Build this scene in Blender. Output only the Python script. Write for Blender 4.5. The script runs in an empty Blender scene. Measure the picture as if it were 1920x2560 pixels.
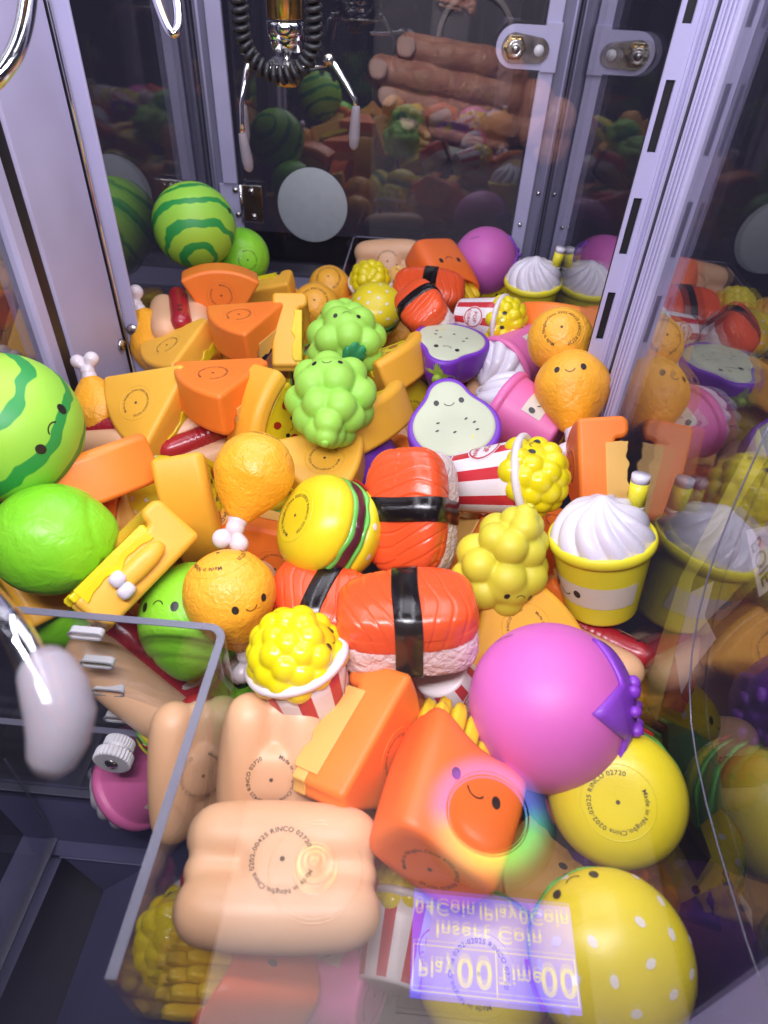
import bpy, bmesh, math, random
import numpy as np
from mathutils import Vector, Matrix, Quaternion
from mathutils.bvhtree import BVHTree

SC = bpy.context.scene
COL = SC.collection
R = math.radians

# ------------------------------------------------------------------ camera, world, lamps, exposure
def link(o):
    COL.objects.link(o)
    return o

cam = bpy.data.cameras.new('camera')
cam.sensor_fit = 'VERTICAL'
cam.sensor_height = 36
cam.sensor_width = 27
cam.lens = 23.6
cam.clip_start = 0.005
cam.clip_end = 50
cam.dof.use_dof = True
cam.dof.focus_distance = 0.46
cam.dof.aperture_fstop = 11
co = link(bpy.data.objects.new('camera', cam))
co.matrix_world = Matrix([[0.996078, -0.083023, 0.030589, 0.0735], [0.07791, 0.659162, -0.747954, 0.0], [0.041935, 0.747403, 0.663046, 0.4], [0.0, 0.0, 0.0, 1.0]])
SC.camera = co

world = bpy.data.worlds.new('World')
SC.world = world
world.use_nodes = True
bg = world.node_tree.nodes['Background']
bg.inputs[0].default_value = (0.40, 0.36, 0.62, 1)
bg.inputs[1].default_value = 0.07

def area(name, loc, size, power, col, rot=(0, 0, 0)):
    l = bpy.data.lights.new(name, 'AREA')
    l.shape = 'RECTANGLE'
    l.size, l.size_y = size
    l.energy = power
    l.color = col
    o = link(bpy.data.objects.new(name, l))
    o.location = loc
    o.rotation_euler = rot
    return o

COOL = (0.90, 0.88, 1.0)
area('ceiling_panel_light', (0.02, 0.55, 0.66), (0.30, 0.50), 1.9, COOL)
area('left_strip_light', (-0.19, 0.42, 0.64), (0.02, 0.75), 1.1, COOL, (0, R(-20), 0))
area('right_strip_light', (0.19, 0.42, 0.64), (0.02, 0.75), 1.1, COOL, (0, R(20), 0))
area('front_strip_light', (0.0, 0.070, 0.49), (0.40, 0.03), 2.7, COOL, (R(60), 0, 0))
area('hand_fill_light', (0.01, -0.03, 0.62), (0.20, 0.05), 7.0, (1.0, 0.92, 0.90), (R(-48), 0, 0))  # added fill lamp, no real fixture, brightens the hand mirrored in the front window
SC.view_settings.view_transform = 'Standard'
SC.view_settings.look = 'None'
SC.view_settings.exposure = 0.0
SC.view_settings.gamma = 1.0
SC.cycles.use_denoising = True
SC.cycles.max_bounces = 14
SC.cycles.transparent_max_bounces = 40
SC.cycles.glossy_bounces = 6
SC.cycles.caustics_reflective = False
SC.cycles.caustics_refractive = False
SC.cycles.sample_clamp_indirect = 4

# ------------------------------------------------------------------ materials
def srgb(h):
    h = h.lstrip('#')
    v = [int(h[i:i + 2], 16) / 255 for i in (0, 2, 4)]
    return tuple((x / 12.92 if x <= 0.04045 else ((x + 0.055) / 1.055) ** 2.4) for x in v)

MATS = {}
def base(name):
    m = bpy.data.materials.new(name)
    m.use_nodes = True
    MATS[name] = m
    nt = m.node_tree
    return m, nt, nt.nodes['Principled BSDF']

def nd(nt, t, **kw):
    n = nt.nodes.new(t)
    for k, v in kw.items():
        if k.startswith('i_'):
            key = k[2:]
            n.inputs[int(key) if key.isdigit() else key.replace('_', ' ')].default_value = v
        else:
            setattr(n, k, v)
    return n

def vinyl(name, col, rough=0.42, bump=0.05, bscale=900, sss=0.12, col2=None, mscale=14, spec=0.5, dimple=None, grad=None, dirt=0.22):
    """soft painted vinyl: mottled colour, fine grain, a little translucency, faint handling marks"""
    m, nt, p = base(name)
    L = nt.links
    tc = nd(nt, 'ShaderNodeTexCoord')
    c = srgb(col)
    c2 = srgb(col2) if col2 else tuple(min(1, x * 0.84) for x in c)
    n1 = nd(nt, 'ShaderNodeTexNoise', i_Scale=mscale, i_Detail=2.0)
    L.new(tc.outputs['Object'], n1.inputs['Vector'])
    ramp = nd(nt, 'ShaderNodeMapRange', i_1=0.36, i_2=0.64)
    L.new(n1.outputs['Fac'], ramp.inputs[0])
    fac = ramp.outputs[0]
    if grad:                         # sprayed paint fade along a local axis: (axis, from, to)
        sep = nd(nt, 'ShaderNodeSeparateXYZ')
        L.new(tc.outputs['Object'], sep.inputs[0])
        g = nd(nt, 'ShaderNodeMapRange', i_1=grad[1], i_2=grad[2])
        g.interpolation_type = 'SMOOTHSTEP'
        L.new(sep.outputs[grad[0]], g.inputs[0])
        mm = nd(nt, 'ShaderNodeMath', operation='MULTIPLY_ADD', i_1=0.25, i_2=-0.12)
        L.new(fac, mm.inputs[0])
        ad = nd(nt, 'ShaderNodeMath', operation='ADD', use_clamp=True)
        L.new(mm.outputs[0], ad.inputs[0]); L.new(g.outputs[0], ad.inputs[1])
        fac = ad.outputs[0]
    mix = nd(nt, 'ShaderNodeMix', data_type='RGBA')
    mix.inputs[6].default_value = (*c, 1); mix.inputs[7].default_value = (*c2, 1)
    L.new(fac, mix.inputs[0])
    # scuffs and grime specks
    n3 = nd(nt, 'ShaderNodeTexNoise', i_Scale=160, i_Detail=6.0, i_Roughness=0.7)
    L.new(tc.outputs['Object'], n3.inputs['Vector'])
    r3 = nd(nt, 'ShaderNodeMapRange', i_1=0.68, i_2=0.78, i_3=0.0, i_4=dirt)
    L.new(n3.outputs['Fac'], r3.inputs[0])
    dk = nd(nt, 'ShaderNodeMix', data_type='RGBA')
    dk.inputs[7].default_value = (*[x * 0.45 for x in c], 1)
    L.new(r3.outputs[0], dk.inputs[0]); L.new(mix.outputs[2], dk.inputs[6])
    L.new(dk.outputs[2], p.inputs['Base Color'])
    n2 = nd(nt, 'ShaderNodeTexNoise', i_Scale=bscale, i_Detail=3.0)
    L.new(tc.outputs['Object'], n2.inputs['Vector'])
    rr = nd(nt, 'ShaderNodeMapRange', i_1=0.3, i_2=0.7, i_3=rough - 0.06, i_4=rough + 0.08)
    L.new(n1.outputs['Fac'], rr.inputs[0])
    L.new(rr.outputs[0], p.inputs['Roughness'])
    b = nd(nt, 'ShaderNodeBump', i_Strength=bump * 4, i_Distance=0.0004)
    L.new(n2.outputs['Fac'], b.inputs['Height'])
    last = b
    if dimple:                       # (scale, depth in metres)
        v = nd(nt, 'ShaderNodeTexNoise', i_Scale=dimple[0], i_Detail=2.5, i_Roughness=0.55)
        v.inputs['Distortion'].default_value = 0.6
        L.new(tc.outputs['Object'], v.inputs['Vector'])
        b2 = nd(nt, 'ShaderNodeBump', i_Strength=1.0, i_Distance=dimple[1])
        L.new(v.outputs['Fac'], b2.inputs['Height'])
        L.new(b.outputs[0], b2.inputs['Normal'])
        last = b2
    L.new(last.outputs[0], p.inputs['Normal'])
    p.inputs['Specular IOR Level'].default_value = spec
    if sss:
        p.inputs['Subsurface Weight'].default_value = sss
        p.inputs['Subsurface Radius'].default_value = (1.0, 0.6, 0.4)
        p.inputs['Subsurface Scale'].default_value = 0.004
    return m

def metal(name, col, rough, bump=0.0):
    m, nt, p = base(name)
    p.inputs['Base Color'].default_value = (*col, 1)
    p.inputs['Metallic'].default_value = 1
    tc = nd(nt, 'ShaderNodeTexCoord')
    n = nd(nt, 'ShaderNodeTexNoise', i_Scale=60, i_Detail=5.0)
    nt.links.new(tc.outputs['Object'], n.inputs['Vector'])
    r = nd(nt, 'ShaderNodeMapRange', i_1=0.3, i_2=0.7, i_3=max(0.02, rough - 0.05), i_4=rough + 0.08)
    nt.links.new(n.outputs['Fac'], r.inputs[0])
    nt.links.new(r.outputs[0], p.inputs['Roughness'])
    return m

def clear(name, tint=(1, 1, 1), f0=0.05, rough=0.0, gl=(1, 1, 1)):
    """clear sheet: straight-through view plus a Schlick mirror reflection"""
    m = bpy.data.materials.new(name)
    m.use_nodes = True
    MATS[name] = m
    nt = m.node_tree
    nt.nodes.clear()
    L = nt.links
    out = nd(nt, 'ShaderNodeOutputMaterial')
    geo = nd(nt, 'ShaderNodeNewGeometry')
    dot = nd(nt, 'ShaderNodeVectorMath', operation='DOT_PRODUCT')
    L.new(geo.outputs['Incoming'], dot.inputs[0]); L.new(geo.outputs['Normal'], dot.inputs[1])
    ab = nd(nt, 'ShaderNodeMath', operation='ABSOLUTE'); L.new(dot.outputs['Value'], ab.inputs[0])
    om = nd(nt, 'ShaderNodeMath', operation='SUBTRACT', i_0=1.0, use_clamp=True); L.new(ab.outputs[0], om.inputs[1])
    pw = nd(nt, 'ShaderNodeMath', operation='POWER', i_1=5.0); L.new(om.outputs[0], pw.inputs[0])
    ma = nd(nt, 'ShaderNodeMath', operation='MULTIPLY_ADD', i_1=1 - f0, i_2=f0, use_clamp=True); L.new(pw.outputs[0], ma.inputs[0])
    tr = nd(nt, 'ShaderNodeBsdfTransparent'); tr.inputs[0].default_value = (*tint, 1)
    g = nd(nt, 'ShaderNodeBsdfGlossy'); g.inputs['Color'].default_value = (*gl, 1); g.inputs['Roughness'].default_value = rough
    mx = nd(nt, 'ShaderNodeMixShader')
    L.new(ma.outputs[0], mx.inputs[0]); L.new(tr.outputs[0], mx.inputs[1]); L.new(g.outputs[0], mx.inputs[2])
    L.new(mx.outputs[0], out.inputs[0])
    return m

def plain(name, col, rough=0.5, emit=None, spec=0.5):
    m, nt, p = base(name)
    p.inputs['Base Color'].default_value = (*col, 1)
    p.inputs['Roughness'].default_value = rough
    p.inputs['Specular IOR Level'].default_value = spec
    tc = nd(nt, 'ShaderNodeTexCoord')
    n = nd(nt, 'ShaderNodeTexNoise', i_Scale=90, i_Detail=5.0)
    nt.links.new(tc.outputs['Object'], n.inputs['Vector'])
    mx = nd(nt, 'ShaderNodeMix', data_type='RGBA')
    mx.inputs[6].default_value = (*[c * 0.86 for c in col], 1)
    mx.inputs[7].default_value = (*[min(1, c * 1.08) for c in col], 1)
    nt.links.new(n.outputs['Fac'], mx.inputs[0])
    nt.links.new(mx.outputs[2], p.inputs['Base Color'])
    if emit:
        p.inputs['Emission Color'].default_value = (*emit[:3], 1)
        p.inputs['Emission Strength'].default_value = emit[3]
    return m

vinyl('melon_skin', '#a6e850')
vinyl('lime_skin', '#7fd428', rough=0.36, dimple=(95, 0.0011), col2='#92dc34')
vinyl('drum_skin', '#fcae24', rough=0.36, dimple=(210, 0.0011), col2='#f8b438', grad=(2, -0.03, 0.035))
vinyl('bone_white', '#efe3ea', rough=0.22, spec=0.6, dirt=0.05)
vinyl('grape_green', '#aae85a', rough=0.45, sss=0.2)
vinyl('grape_yellow', '#e2d840', rough=0.45, sss=0.2)
vinyl('leaf_green', '#2f9a5e', rough=0.42)
vinyl('egg_purple', '#7a35bd', rough=0.42)
vinyl('egg_flesh', '#cdd3b6', rough=0.55, sss=0.05)
vinyl('calyx_green', '#93b03a', rough=0.45)
vinyl('orchid', '#dc70c8', rough=0.44, sss=0.2, col2='#cf62b4', grad=(2, -0.045, 0.03))
vinyl('violet', '#8a3cc4', rough=0.40)
vinyl('cup_yellow', '#f2e635', rough=0.34, sss=0)
vinyl('cup_pink', '#ee78b6', rough=0.38, sss=0)
vinyl('cream', '#e2dce8', rough=0.26, dirt=0.03)
vinyl('band_pale', '#e6dccb', rough=0.4)
vinyl('cup_white', '#f2e8ea', rough=0.34, dirt=0.05)
vinyl('stripe_red', '#cf3038', rough=0.34)
vinyl('popcorn', '#f2df10', rough=0.16, spec=0.6, sss=0.05)
vinyl('bun_yellow', '#f0dc26', rough=0.30, sss=0.2, grad=None)
vinyl('lettuce', '#6fc454', rough=0.22)
vinyl('patty', '#5a2430', rough=0.2)
vinyl('tomato', '#b02020', rough=0.22)
vinyl('seed_white', '#efe8e0', rough=0.4, sss=0)
vinyl('rice', '#eedad8', rough=0.42, dimple=(260, 0.0022), sss=0.2)
vinyl('salmon', '#ef5a2a', rough=0.22, spec=0.55)
vinyl('nori', '#16100f', rough=0.16, spec=0.6, sss=0, dirt=0.0)
vinyl('dog_bun', '#efc39c', rough=0.40, sss=0.22, col2='#e6b488')
vinyl('dog_bun_pink', '#efb894', rough=0.40, sss=0.22, col2='#e8aa8c')
vinyl('sausage', '#ac2430', rough=0.24, spec=0.6)
vinyl('cake_orange', '#fc8e34', rough=0.42, sss=0.2, col2='#f98028')
vinyl('cake_filling', '#f0bc62', rough=0.5)
vinyl('cake_pale', '#f9913f', rough=0.42, sss=0.18)
vinyl('pizza_amber', '#f6be44', rough=0.40, sss=0.2, col2='#f0b034', grad=(0, -0.03, 0.045))
vinyl('cheese', '#f4d91c', rough=0.22)
vinyl('pepperoni', '#b03014', rough=0.3)
vinyl('carton', '#f66a26', rough=0.40, sss=0.15, col2='#f4742a')
vinyl('fry_yellow', '#f0c81e', rough=0.4)
plain('ink', (0.022, 0.018, 0.017), 0.35)
plain('stamp_ink', (0.045, 0.03, 0.02), 0.6)
plain('stamp_dim', (0.16, 0.07, 0.03), 0.6)
plain('print_red', (0.55, 0.05, 0.06), 0.4)
plain('hole', (0.10, 0.06, 0.03), 0.7)
vinyl('powder_white', '#c5c1e6', rough=0.38, bump=0.12, bscale=1600, sss=0, dirt=0.5, mscale=9)
vinyl('powder_grey', '#85839f', rough=0.45, bump=0.1, bscale=1600, sss=0, dirt=0.3, mscale=5)
vinyl('chute_metal', '#62628a', rough=0.5, bump=0.1, bscale=1200, sss=0, dirt=0.6, mscale=22)
plain('gasket', (0.012, 0.012, 0.014), 0.4)
plain('dark_board', (0.010, 0.010, 0.012), 0.55)
plain('floor_grey', (0.03, 0.03, 0.04), 0.7)
metal('chrome', (0.86, 0.87, 0.9), 0.06)
metal('steel', (0.6, 0.58, 0.56), 0.2)
metal('brass', (0.75, 0.50, 0.18), 0.2)
plain('cord_black', (0.02, 0.02, 0.024), 0.38)
plain('sticker_grey', (0.40, 0.44, 0.47), 0.5)
plain('knob_white', (0.78, 0.77, 0.82), 0.35)
clear('pane', (0.97, 0.97, 0.97), 0.045)
clear('back_pane', (0.80, 0.80, 0.82), 0.095)
clear('side_pane', (0.85, 0.85, 0.87), 0.16)
clear('acrylic', (0.965, 0.968, 0.975), 0.04)
MATS['edge_acrylic'] = None
m, nt, p = base('acrylic_edge')
p.inputs['Base Color'].default_value = (0.27, 0.27, 0.38, 1)
p.inputs['Roughness'].default_value = 0.25
p.inputs['Transmission Weight'].default_value = 0.5
m, nt, p = base('rubber_clear')
p.inputs['Base Color'].default_value = (0.36, 0.33, 0.38, 1)
p.inputs['Roughness'].default_value = 0.55
p.inputs['Specular IOR Level'].default_value = 0.3
p.inputs['Subsurface Weight'].default_value = 0.6
p.inputs['Subsurface Scale'].default_value = 0.008
p.inputs['Alpha'].default_value = 0.66
MATS.pop('edge_acrylic')

# watermelon stripes: wavy painted bands round the fruit
def melon_mat():
    m = MATS['melon_skin']
    nt = m.node_tree
    L = nt.links
    p = nt.nodes['Principled BSDF']
    tc = nd(nt, 'ShaderNodeTexCoord')
    nza = nd(nt, 'ShaderNodeTexNoise', i_Scale=26, i_Detail=0.0)
    nzb = nd(nt, 'ShaderNodeTexNoise', i_Scale=95, i_Detail=0.5)
    L.new(tc.outputs['Object'], nza.inputs['Vector']); L.new(tc.outputs['Object'], nzb.inputs['Vector'])
    nz = nd(nt, 'ShaderNodeMath', operation='MULTIPLY_ADD', i_1=0.42); L.new(nzb.outputs['Fac'], nz.inputs[0]); L.new(nza.outputs['Fac'], nz.inputs[2])
    sep = nd(nt, 'ShaderNodeSeparateXYZ'); L.new(tc.outputs['Object'], sep.inputs[0])
    dv = nd(nt, 'ShaderNodeMath', operation='DIVIDE', i_1=0.0443, use_clamp=False); L.new(sep.outputs[2], dv.inputs[0])
    cl = nd(nt, 'ShaderNodeClamp', i_Min=-1.0, i_Max=1.0); L.new(dv.outputs[0], cl.inputs[0])
    ac = nd(nt, 'ShaderNodeMath', operation='ARCCOSINE'); L.new(cl.outputs[0], ac.inputs[0])
    ad = nd(nt, 'ShaderNodeMath', operation='MULTIPLY_ADD', i_1=0.34); L.new(nz.outputs[0], ad.inputs[0]); L.new(ac.outputs[0], ad.inputs[2])
    mu = nd(nt, 'ShaderNodeMath', operation='MULTIPLY', i_1=11.2); L.new(ad.outputs[0], mu.inputs[0])
    sn = nd(nt, 'ShaderNodeMath', operation='SINE'); L.new(mu.outputs[0], sn.inputs[0])
    n2 = nd(nt, 'ShaderNodeTexNoise', i_Scale=24, i_Detail=0.0); L.new(tc.outputs['Object'], n2.inputs['Vector'])
    th = nd(nt, 'ShaderNodeMath', operation='MULTIPLY_ADD', i_1=0.9, i_2=-0.45); L.new(n2.outputs['Fac'], th.inputs[0])
    s2 = nd(nt, 'ShaderNodeMath', operation='ADD'); L.new(sn.outputs[0], s2.inputs[0]); L.new(th.outputs[0], s2.inputs[1])
    mr = nd(nt, 'ShaderNodeMapRange', i_1=0.52, i_2=0.64); L.new(s2.outputs[0], mr.inputs[0])
    old = p.inputs['Base Color'].links[0].from_socket
    # yellow blush low on the fruit
    yr = nd(nt, 'ShaderNodeMapRange', i_1=-0.005, i_2=-0.06); L.new(sep.outputs[2], yr.inputs[0])
    ym = nd(nt, 'ShaderNodeMix', data_type='RGBA'); ym.inputs[7].default_value = (*srgb('#b6dc3c'), 1)
    L.new(yr.outputs[0], ym.inputs[0]); L.new(old, ym.inputs[6])
    mx = nd(nt, 'ShaderNodeMix', data_type='RGBA'); mx.inputs[7].default_value = (*srgb('#2f9c48'), 1)
    L.new(mr.outputs[0], mx.inputs[0]); L.new(ym.outputs[2], mx.inputs[6])
    L.new(mx.outputs[2], p.inputs['Base Color'])
melon_mat()

# ------------------------------------------------------------------ mesh helpers
def mesh(name, v, f, mats, smooth=True, midx=None):
    me = bpy.data.meshes.new(name)
    me.from_pydata([tuple(map(float, x)) for x in v], [], [tuple(int(i) for i in q) for q in f])
    for k in (mats if isinstance(mats, (list, tuple)) else [mats]):
        me.materials.append(MATS[k])
    if smooth:
        me.polygons.foreach_set('use_smooth', [True] * len(me.polygons))
    if midx is not None:
        me.polygons.foreach_set('material_index', list(midx))
    me.update()
    return me

def obj(name, me, parent=None, loc=None, label=None):
    o = link(bpy.data.objects.new(name, me))
    if parent is not None:
        o.parent = parent
    if loc is not None:
        o.location = loc
    if label:
        o['label'] = label
    return o

def root(name):
    return link(bpy.data.objects.new(name, None))

def tag(o, label, cat, group=None, kind=None):
    o['label'] = label
    if cat: o['category'] = cat
    if group: o['group'] = group
    if kind: o['kind'] = kind
    return o

class MB:
    """collects simple shapes into one mesh"""
    def __init__(s): s.v = []; s.f = []
    def add(s, v, f):
        n = len(s.v); s.v += [tuple(x) for x in v]; s.f += [tuple(i + n for i in q) for q in f]; return s
    def box(s, a, b, bev=0.0):
        x0, y0, z0 = a; x1, y1, z1 = b
        if bev <= 0:
            v = [(x, y, z) for x in (x0, x1) for y in (y0, y1) for z in (z0, z1)]
            return s.add(v, [(0, 1, 3, 2), (4, 6, 7, 5), (0, 4, 5, 1), (2, 3, 7, 6), (0, 2, 6, 4), (1, 5, 7, 3)])
        bm = bmesh.new()
        bmesh.ops.create_cube(bm, size=1)
        for q in bm.verts:
            q.co = Vector(((x0 + x1) / 2 + q.co.x * (x1 - x0), (y0 + y1) / 2 + q.co.y * (y1 - y0), (z0 + z1) / 2 + q.co.z * (z1 - z0)))
        bmesh.ops.bevel(bm, geom=bm.edges[:], offset=bev, segments=2, affect='EDGES', profile=0.5)
        bm.verts.index_update()
        s.add([q.co[:] for q in bm.verts], [[w.index for w in fc.verts] for fc in bm.faces])
        bm.free()
        return s
    def tube(s, pts, r, n=10, caps=True):
        v, f = tube_vf(pts, r, n, caps)
        return s.add(v, f)
    def lathe(s, prof, n=32, axis=(0, 0, 1), org=(0, 0, 0)):
        v, f = lathe_vf(prof, n)
        q = Vector((0, 0, 1)).rotation_difference(Vector(axis)).to_matrix()
        return s.add([tuple(q @ Vector(x) + Vector(org)) for x in v], f)
    def build(s, name, mat, parent=None, smooth=False, loc=None, label=None):
        return obj(name, mesh(name, s.v, s.f, mat, smooth), parent, loc, label)

def tube_vf(pts, r, n=10, caps=True):
    P = [Vector(p) for p in pts]
    rr = r if hasattr(r, '__len__') else [r] * len(P)
    v, f = [], []
    prev = None
    for i, p in enumerate(P):
        t = (P[min(i + 1, len(P) - 1)] - P[max(i - 1, 0)]).normalized()
        if prev is None:
            a = t.cross(Vector((0.3, 0.2, 1))).normalized()
        else:
            a = (prev - t * prev.dot(t)).normalized()
        prev = a
        b = t.cross(a)
        for k in range(n):
            an = 2 * math.pi * k / n
            v.append(p + (a * math.cos(an) + b * math.sin(an)) * rr[i])
    for i in range(len(P) - 1):
        for k in range(n):
            f.append((i * n + k, i * n + (k + 1) % n, (i + 1) * n + (k + 1) % n, (i + 1) * n + k))
    if caps:
        f.append(tuple(range(n - 1, -1, -1)))
        f.append(tuple((len(P) - 1) * n + k for k in range(n)))
    return [tuple(x) for x in v], f

def lathe_vf(prof, n=40):
    v, f = [], []
    for (r, z) in prof:
        for k in range(n):
            a = 2 * math.pi * k / n
            v.append((r * math.cos(a), r * math.sin(a), z))
    for i in range(len(prof) - 1):
        for k in range(n):
            f.append((i * n + k, i * n + (k + 1) % n, (i + 1) * n + (k + 1) % n, (i + 1) * n + k))
    if prof[0][0] > 1e-6: f.append(tuple(range(n - 1, -1, -1)))
    if prof[-1][0] > 1e-6: f.append(tuple((len(prof) - 1) * n + k for k in range(n)))
    return v, f

def star(name, rf, mat, nu=96, nv=64, org=(0, 0, 0)):
    """closed surface r(direction) round a centre, from a function on unit vectors"""
    th = np.linspace(0, np.pi, nv + 1)[1:-1]
    ph = np.linspace(0, 2 * np.pi, nu, endpoint=False)
    T, P = np.meshgrid(th, ph, indexing='ij')
    d = np.stack([np.sin(T) * np.cos(P), np.sin(T) * np.sin(P), np.cos(T)], -1).reshape(-1, 3)
    d = np.vstack([d, [[0, 0, 1], [0, 0, -1]]])
    v = d * rf(d)[:, None] + np.array(org)
    f = []
    m = nv - 1
    for i in range(m - 1):
        for k in range(nu):
            k2 = (k + 1) % nu
            f.append((i * nu + k, (i + 1) * nu + k, (i + 1) * nu + k2, i * nu + k2))
    t, b = m * nu, m * nu + 1
    for k in range(nu):
        k2 = (k + 1) % nu
        f.append((t, k, k2)); f.append((b, (m - 1) * nu + k2, (m - 1) * nu + k))
    return mesh(name, v, f, mat)

def lumps(spheres, k=40.0):
    """radial function of a soft union of balls (cx, cy, cz, r) that all contain the centre side"""
    S = np.array(spheres, float)
    def rf(d):
        c = d @ S[:, :3].T
        disc = c * c - (S[:, :3] ** 2).sum(1)[None] + S[:, 3][None] ** 2
        r = np.where((disc > 0), c + np.sqrt(np.maximum(disc, 0)), 1e-4)
        r = np.maximum(r, 1e-4)
        sc = S[:, 3].mean()
        mx = r.max(1)
        return mx + np.log(np.exp((r - mx[:, None]) / sc * k).sum(1)) * sc / k
    return rf

def superell(a, b, c, p, cz=0.0):
    def rf(d):
        return ((np.abs(d[:, 0]) / a) ** p + (np.abs(d[:, 1]) / b) ** p + (np.abs(d[:, 2]) / c) ** p) ** (-1 / p)
    return rf

def bvh(me):
    return BVHTree.FromPolygons([v.co for v in me.vertices], [p.vertices[:] for p in me.polygons])

def project(tree, pts, n, lift=0.00025, reach=0.2):
    n = Vector(n).normalized()
    out = []
    for p in pts:
        h = tree.ray_cast(Vector(p) + n * reach, -n)
        out.append(None if h[0] is None else h[0] + n * lift)
    return out

def frame(n, up):
    n = Vector(n).normalized(); up = Vector(up)
    x = up.cross(n).normalized()
    return x, n.cross(x).normalized(), n

def decal(name, parent, tree, org, n, up, pts2, faces, mat, lift=0.00025):
    x, y, n = frame(n, up)
    P = project(tree, [Vector(org) + x * a + y * b for a, b in pts2], n, lift)
    ok = [f for f in faces if all(P[i] is not None for i in f)]
    if not ok: return None
    P = [p if p is not None else Vector((0, 0, 0)) for p in P]
    used = sorted({i for f in ok for i in f}); mp = {i: k for k, i in enumerate(used)}
    return obj(name, mesh(name, [P[i] for i in used], [[mp[i] for i in f] for f in ok], mat), parent)

def disc2(cx, cy, rx, ry, rot=0, n=20):
    pts = [(cx, cy)]; f = []
    for ring in (0.5, 1.0):
        for k in range(n):
            a = 2 * math.pi * k / n
            u, w = rx * ring * math.cos(a), ry * ring * math.sin(a)
            pts.append((cx + u * math.cos(rot) - w * math.sin(rot), cy + u * math.sin(rot) + w * math.cos(rot)))
    for k in range(n):
        k2 = (k + 1) % n
        f.append((0, 1 + k, 1 + k2)); f.append((1 + k, 1 + n + k, 1 + n + k2, 1 + k2))
    return pts, f

def face(parent, tree, org, n, up=(0, 0, 1), gap=0.012, er=0.0023, mw=0.004, drop=0.0015, frown=False):
    for s in (-1, 1):
        p, f = disc2(s * gap, 0, er * 0.86, er * 1.1)
        decal('eye', parent, tree, org, n, up, p, f, 'ink')
    p, f = [], []
    N = 12
    for i in range(N + 1):
        a = math.pi * (1.08 + 0.84 * i / N)
        if frown: a -= math.pi
        for w in (-1, 1):
            r = mw + w * er * 0.14
            p.append((r * math.cos(a), -drop + (0.6 if not frown else -0.8) * mw * 0.6 + r * 0.85 * math.sin(a)))
    for i in range(N): f.append((2 * i, 2 * i + 1, 2 * i + 3, 2 * i + 2))
    decal('mouth', parent, tree, org, n, up, p, f, 'ink')

GLY = {}
def glyph(ch):
    if ch not in GLY:
        cu = bpy.data.curves.new('glyph', 'FONT'); cu.body = ch; cu.size = 1.0; cu.offset = 0.012
        o = link(bpy.data.objects.new('glyph', cu))
        bpy.context.view_layer.update()
        me = o.evaluated_get(bpy.context.evaluated_depsgraph_get()).to_mesh()
        v = [(q.co.x, q.co.y) for q in me.vertices]; f = [tuple(p.vertices) for p in me.polygons]
        w = max([q[0] for q in v], default=0.3)
        o.to_mesh_clear()
        bpy.data.objects.remove(o); bpy.data.curves.remove(cu)
        GLY[ch] = (v, f, w)
    return GLY[ch]

def text2(s, h, sx=1.0):
    """flat lettering on a straight line, centred"""
    pts, fs = [], []
    x = 0
    for ch in s:
        if ch == ' ': x += 0.32 * h; continue
        v, f, w = glyph(ch)
        n = len(pts)
        pts += [(x + a * h * sx, b * h) for a, b in v]; fs += [tuple(i + n for i in q) for q in f]
        x += (w + 0.08) * h * sx
    return [(a - x / 2, b - h * 0.35) for a, b in pts], fs, x

def arctext(s, rad, h, start, inward=False):
    """lettering round a circle, read clockwise from the angle start"""
    pts, fs = [], []
    a = start
    for ch in s:
        if ch == ' ': a -= 0.34 * h / rad; continue
        v, f, w = glyph(ch)
        n = len(pts)
        for (px, py) in v:
            an = a - px * h / rad; rr = rad + py * h
            pts.append((rr * math.cos(an), rr * math.sin(an)))
        fs += [tuple(i + n for i in q) for q in f]
        a -= (w + 0.085) * h / rad
    return pts, fs

def stamp(parent, tree, org, n, up=(1, 0, 0), rad=0.0125, h=0.0032, code='0202-00425', start=20, ink='stamp_ink', ring=True, body=None):
    s = 'Made in Ningbo,China ' + code + ' RINCO 02720'
    # scale the lettering so that it runs about 320 degrees
    tot = sum(((glyph(c)[2] + 0.085) if c != ' ' else 0.34) for c in s) * h / rad
    h2 = h * min(1.25, R(318) / tot)
    p, f = arctext(s, rad, h2, R(start))
    decal('stamp', parent, tree, org, n, up, p, f, ink, 0.0002)
    p, f = disc2(0, 0, 0.0011, 0.0011, n=12)
    decal('vent_hole', parent, tree, org, n, up, p, f, 'hole', 0.0002)
    if ring and body:
        x, y, nn = frame(n, up)
        pts = []
        for k in range(49):
            a = 2 * math.pi * k / 48
            pts.append(Vector(org) + x * math.cos(a) * (rad + h * 1.9) + y * math.sin(a) * (rad + h * 1.9))
        P = project(tree, pts, nn, -0.0001)
        P = [q for q in P if q is not None]
        if len(P) > 6:
            v, f = tube_vf(P, 0.00035, 6, False)
            obj('mould_ring', mesh('mould_ring', v, f, body), parent)

# ------------------------------------------------------------------ the toys, one prototype of each kind
def k_melon():
    t = root('watermelon_toy')
    me = star('body', lambda d: 0.0443 * (1 - 0.02 * d[:, 2] ** 2 + 0.0), 'melon_skin', 96, 64)
    obj('body', me, t)
    face(t, bvh(me), (0, -.05, -0.004), (0, -1, 0), gap=0.0135, er=0.0031, mw=0.0042)
    return t

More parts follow.
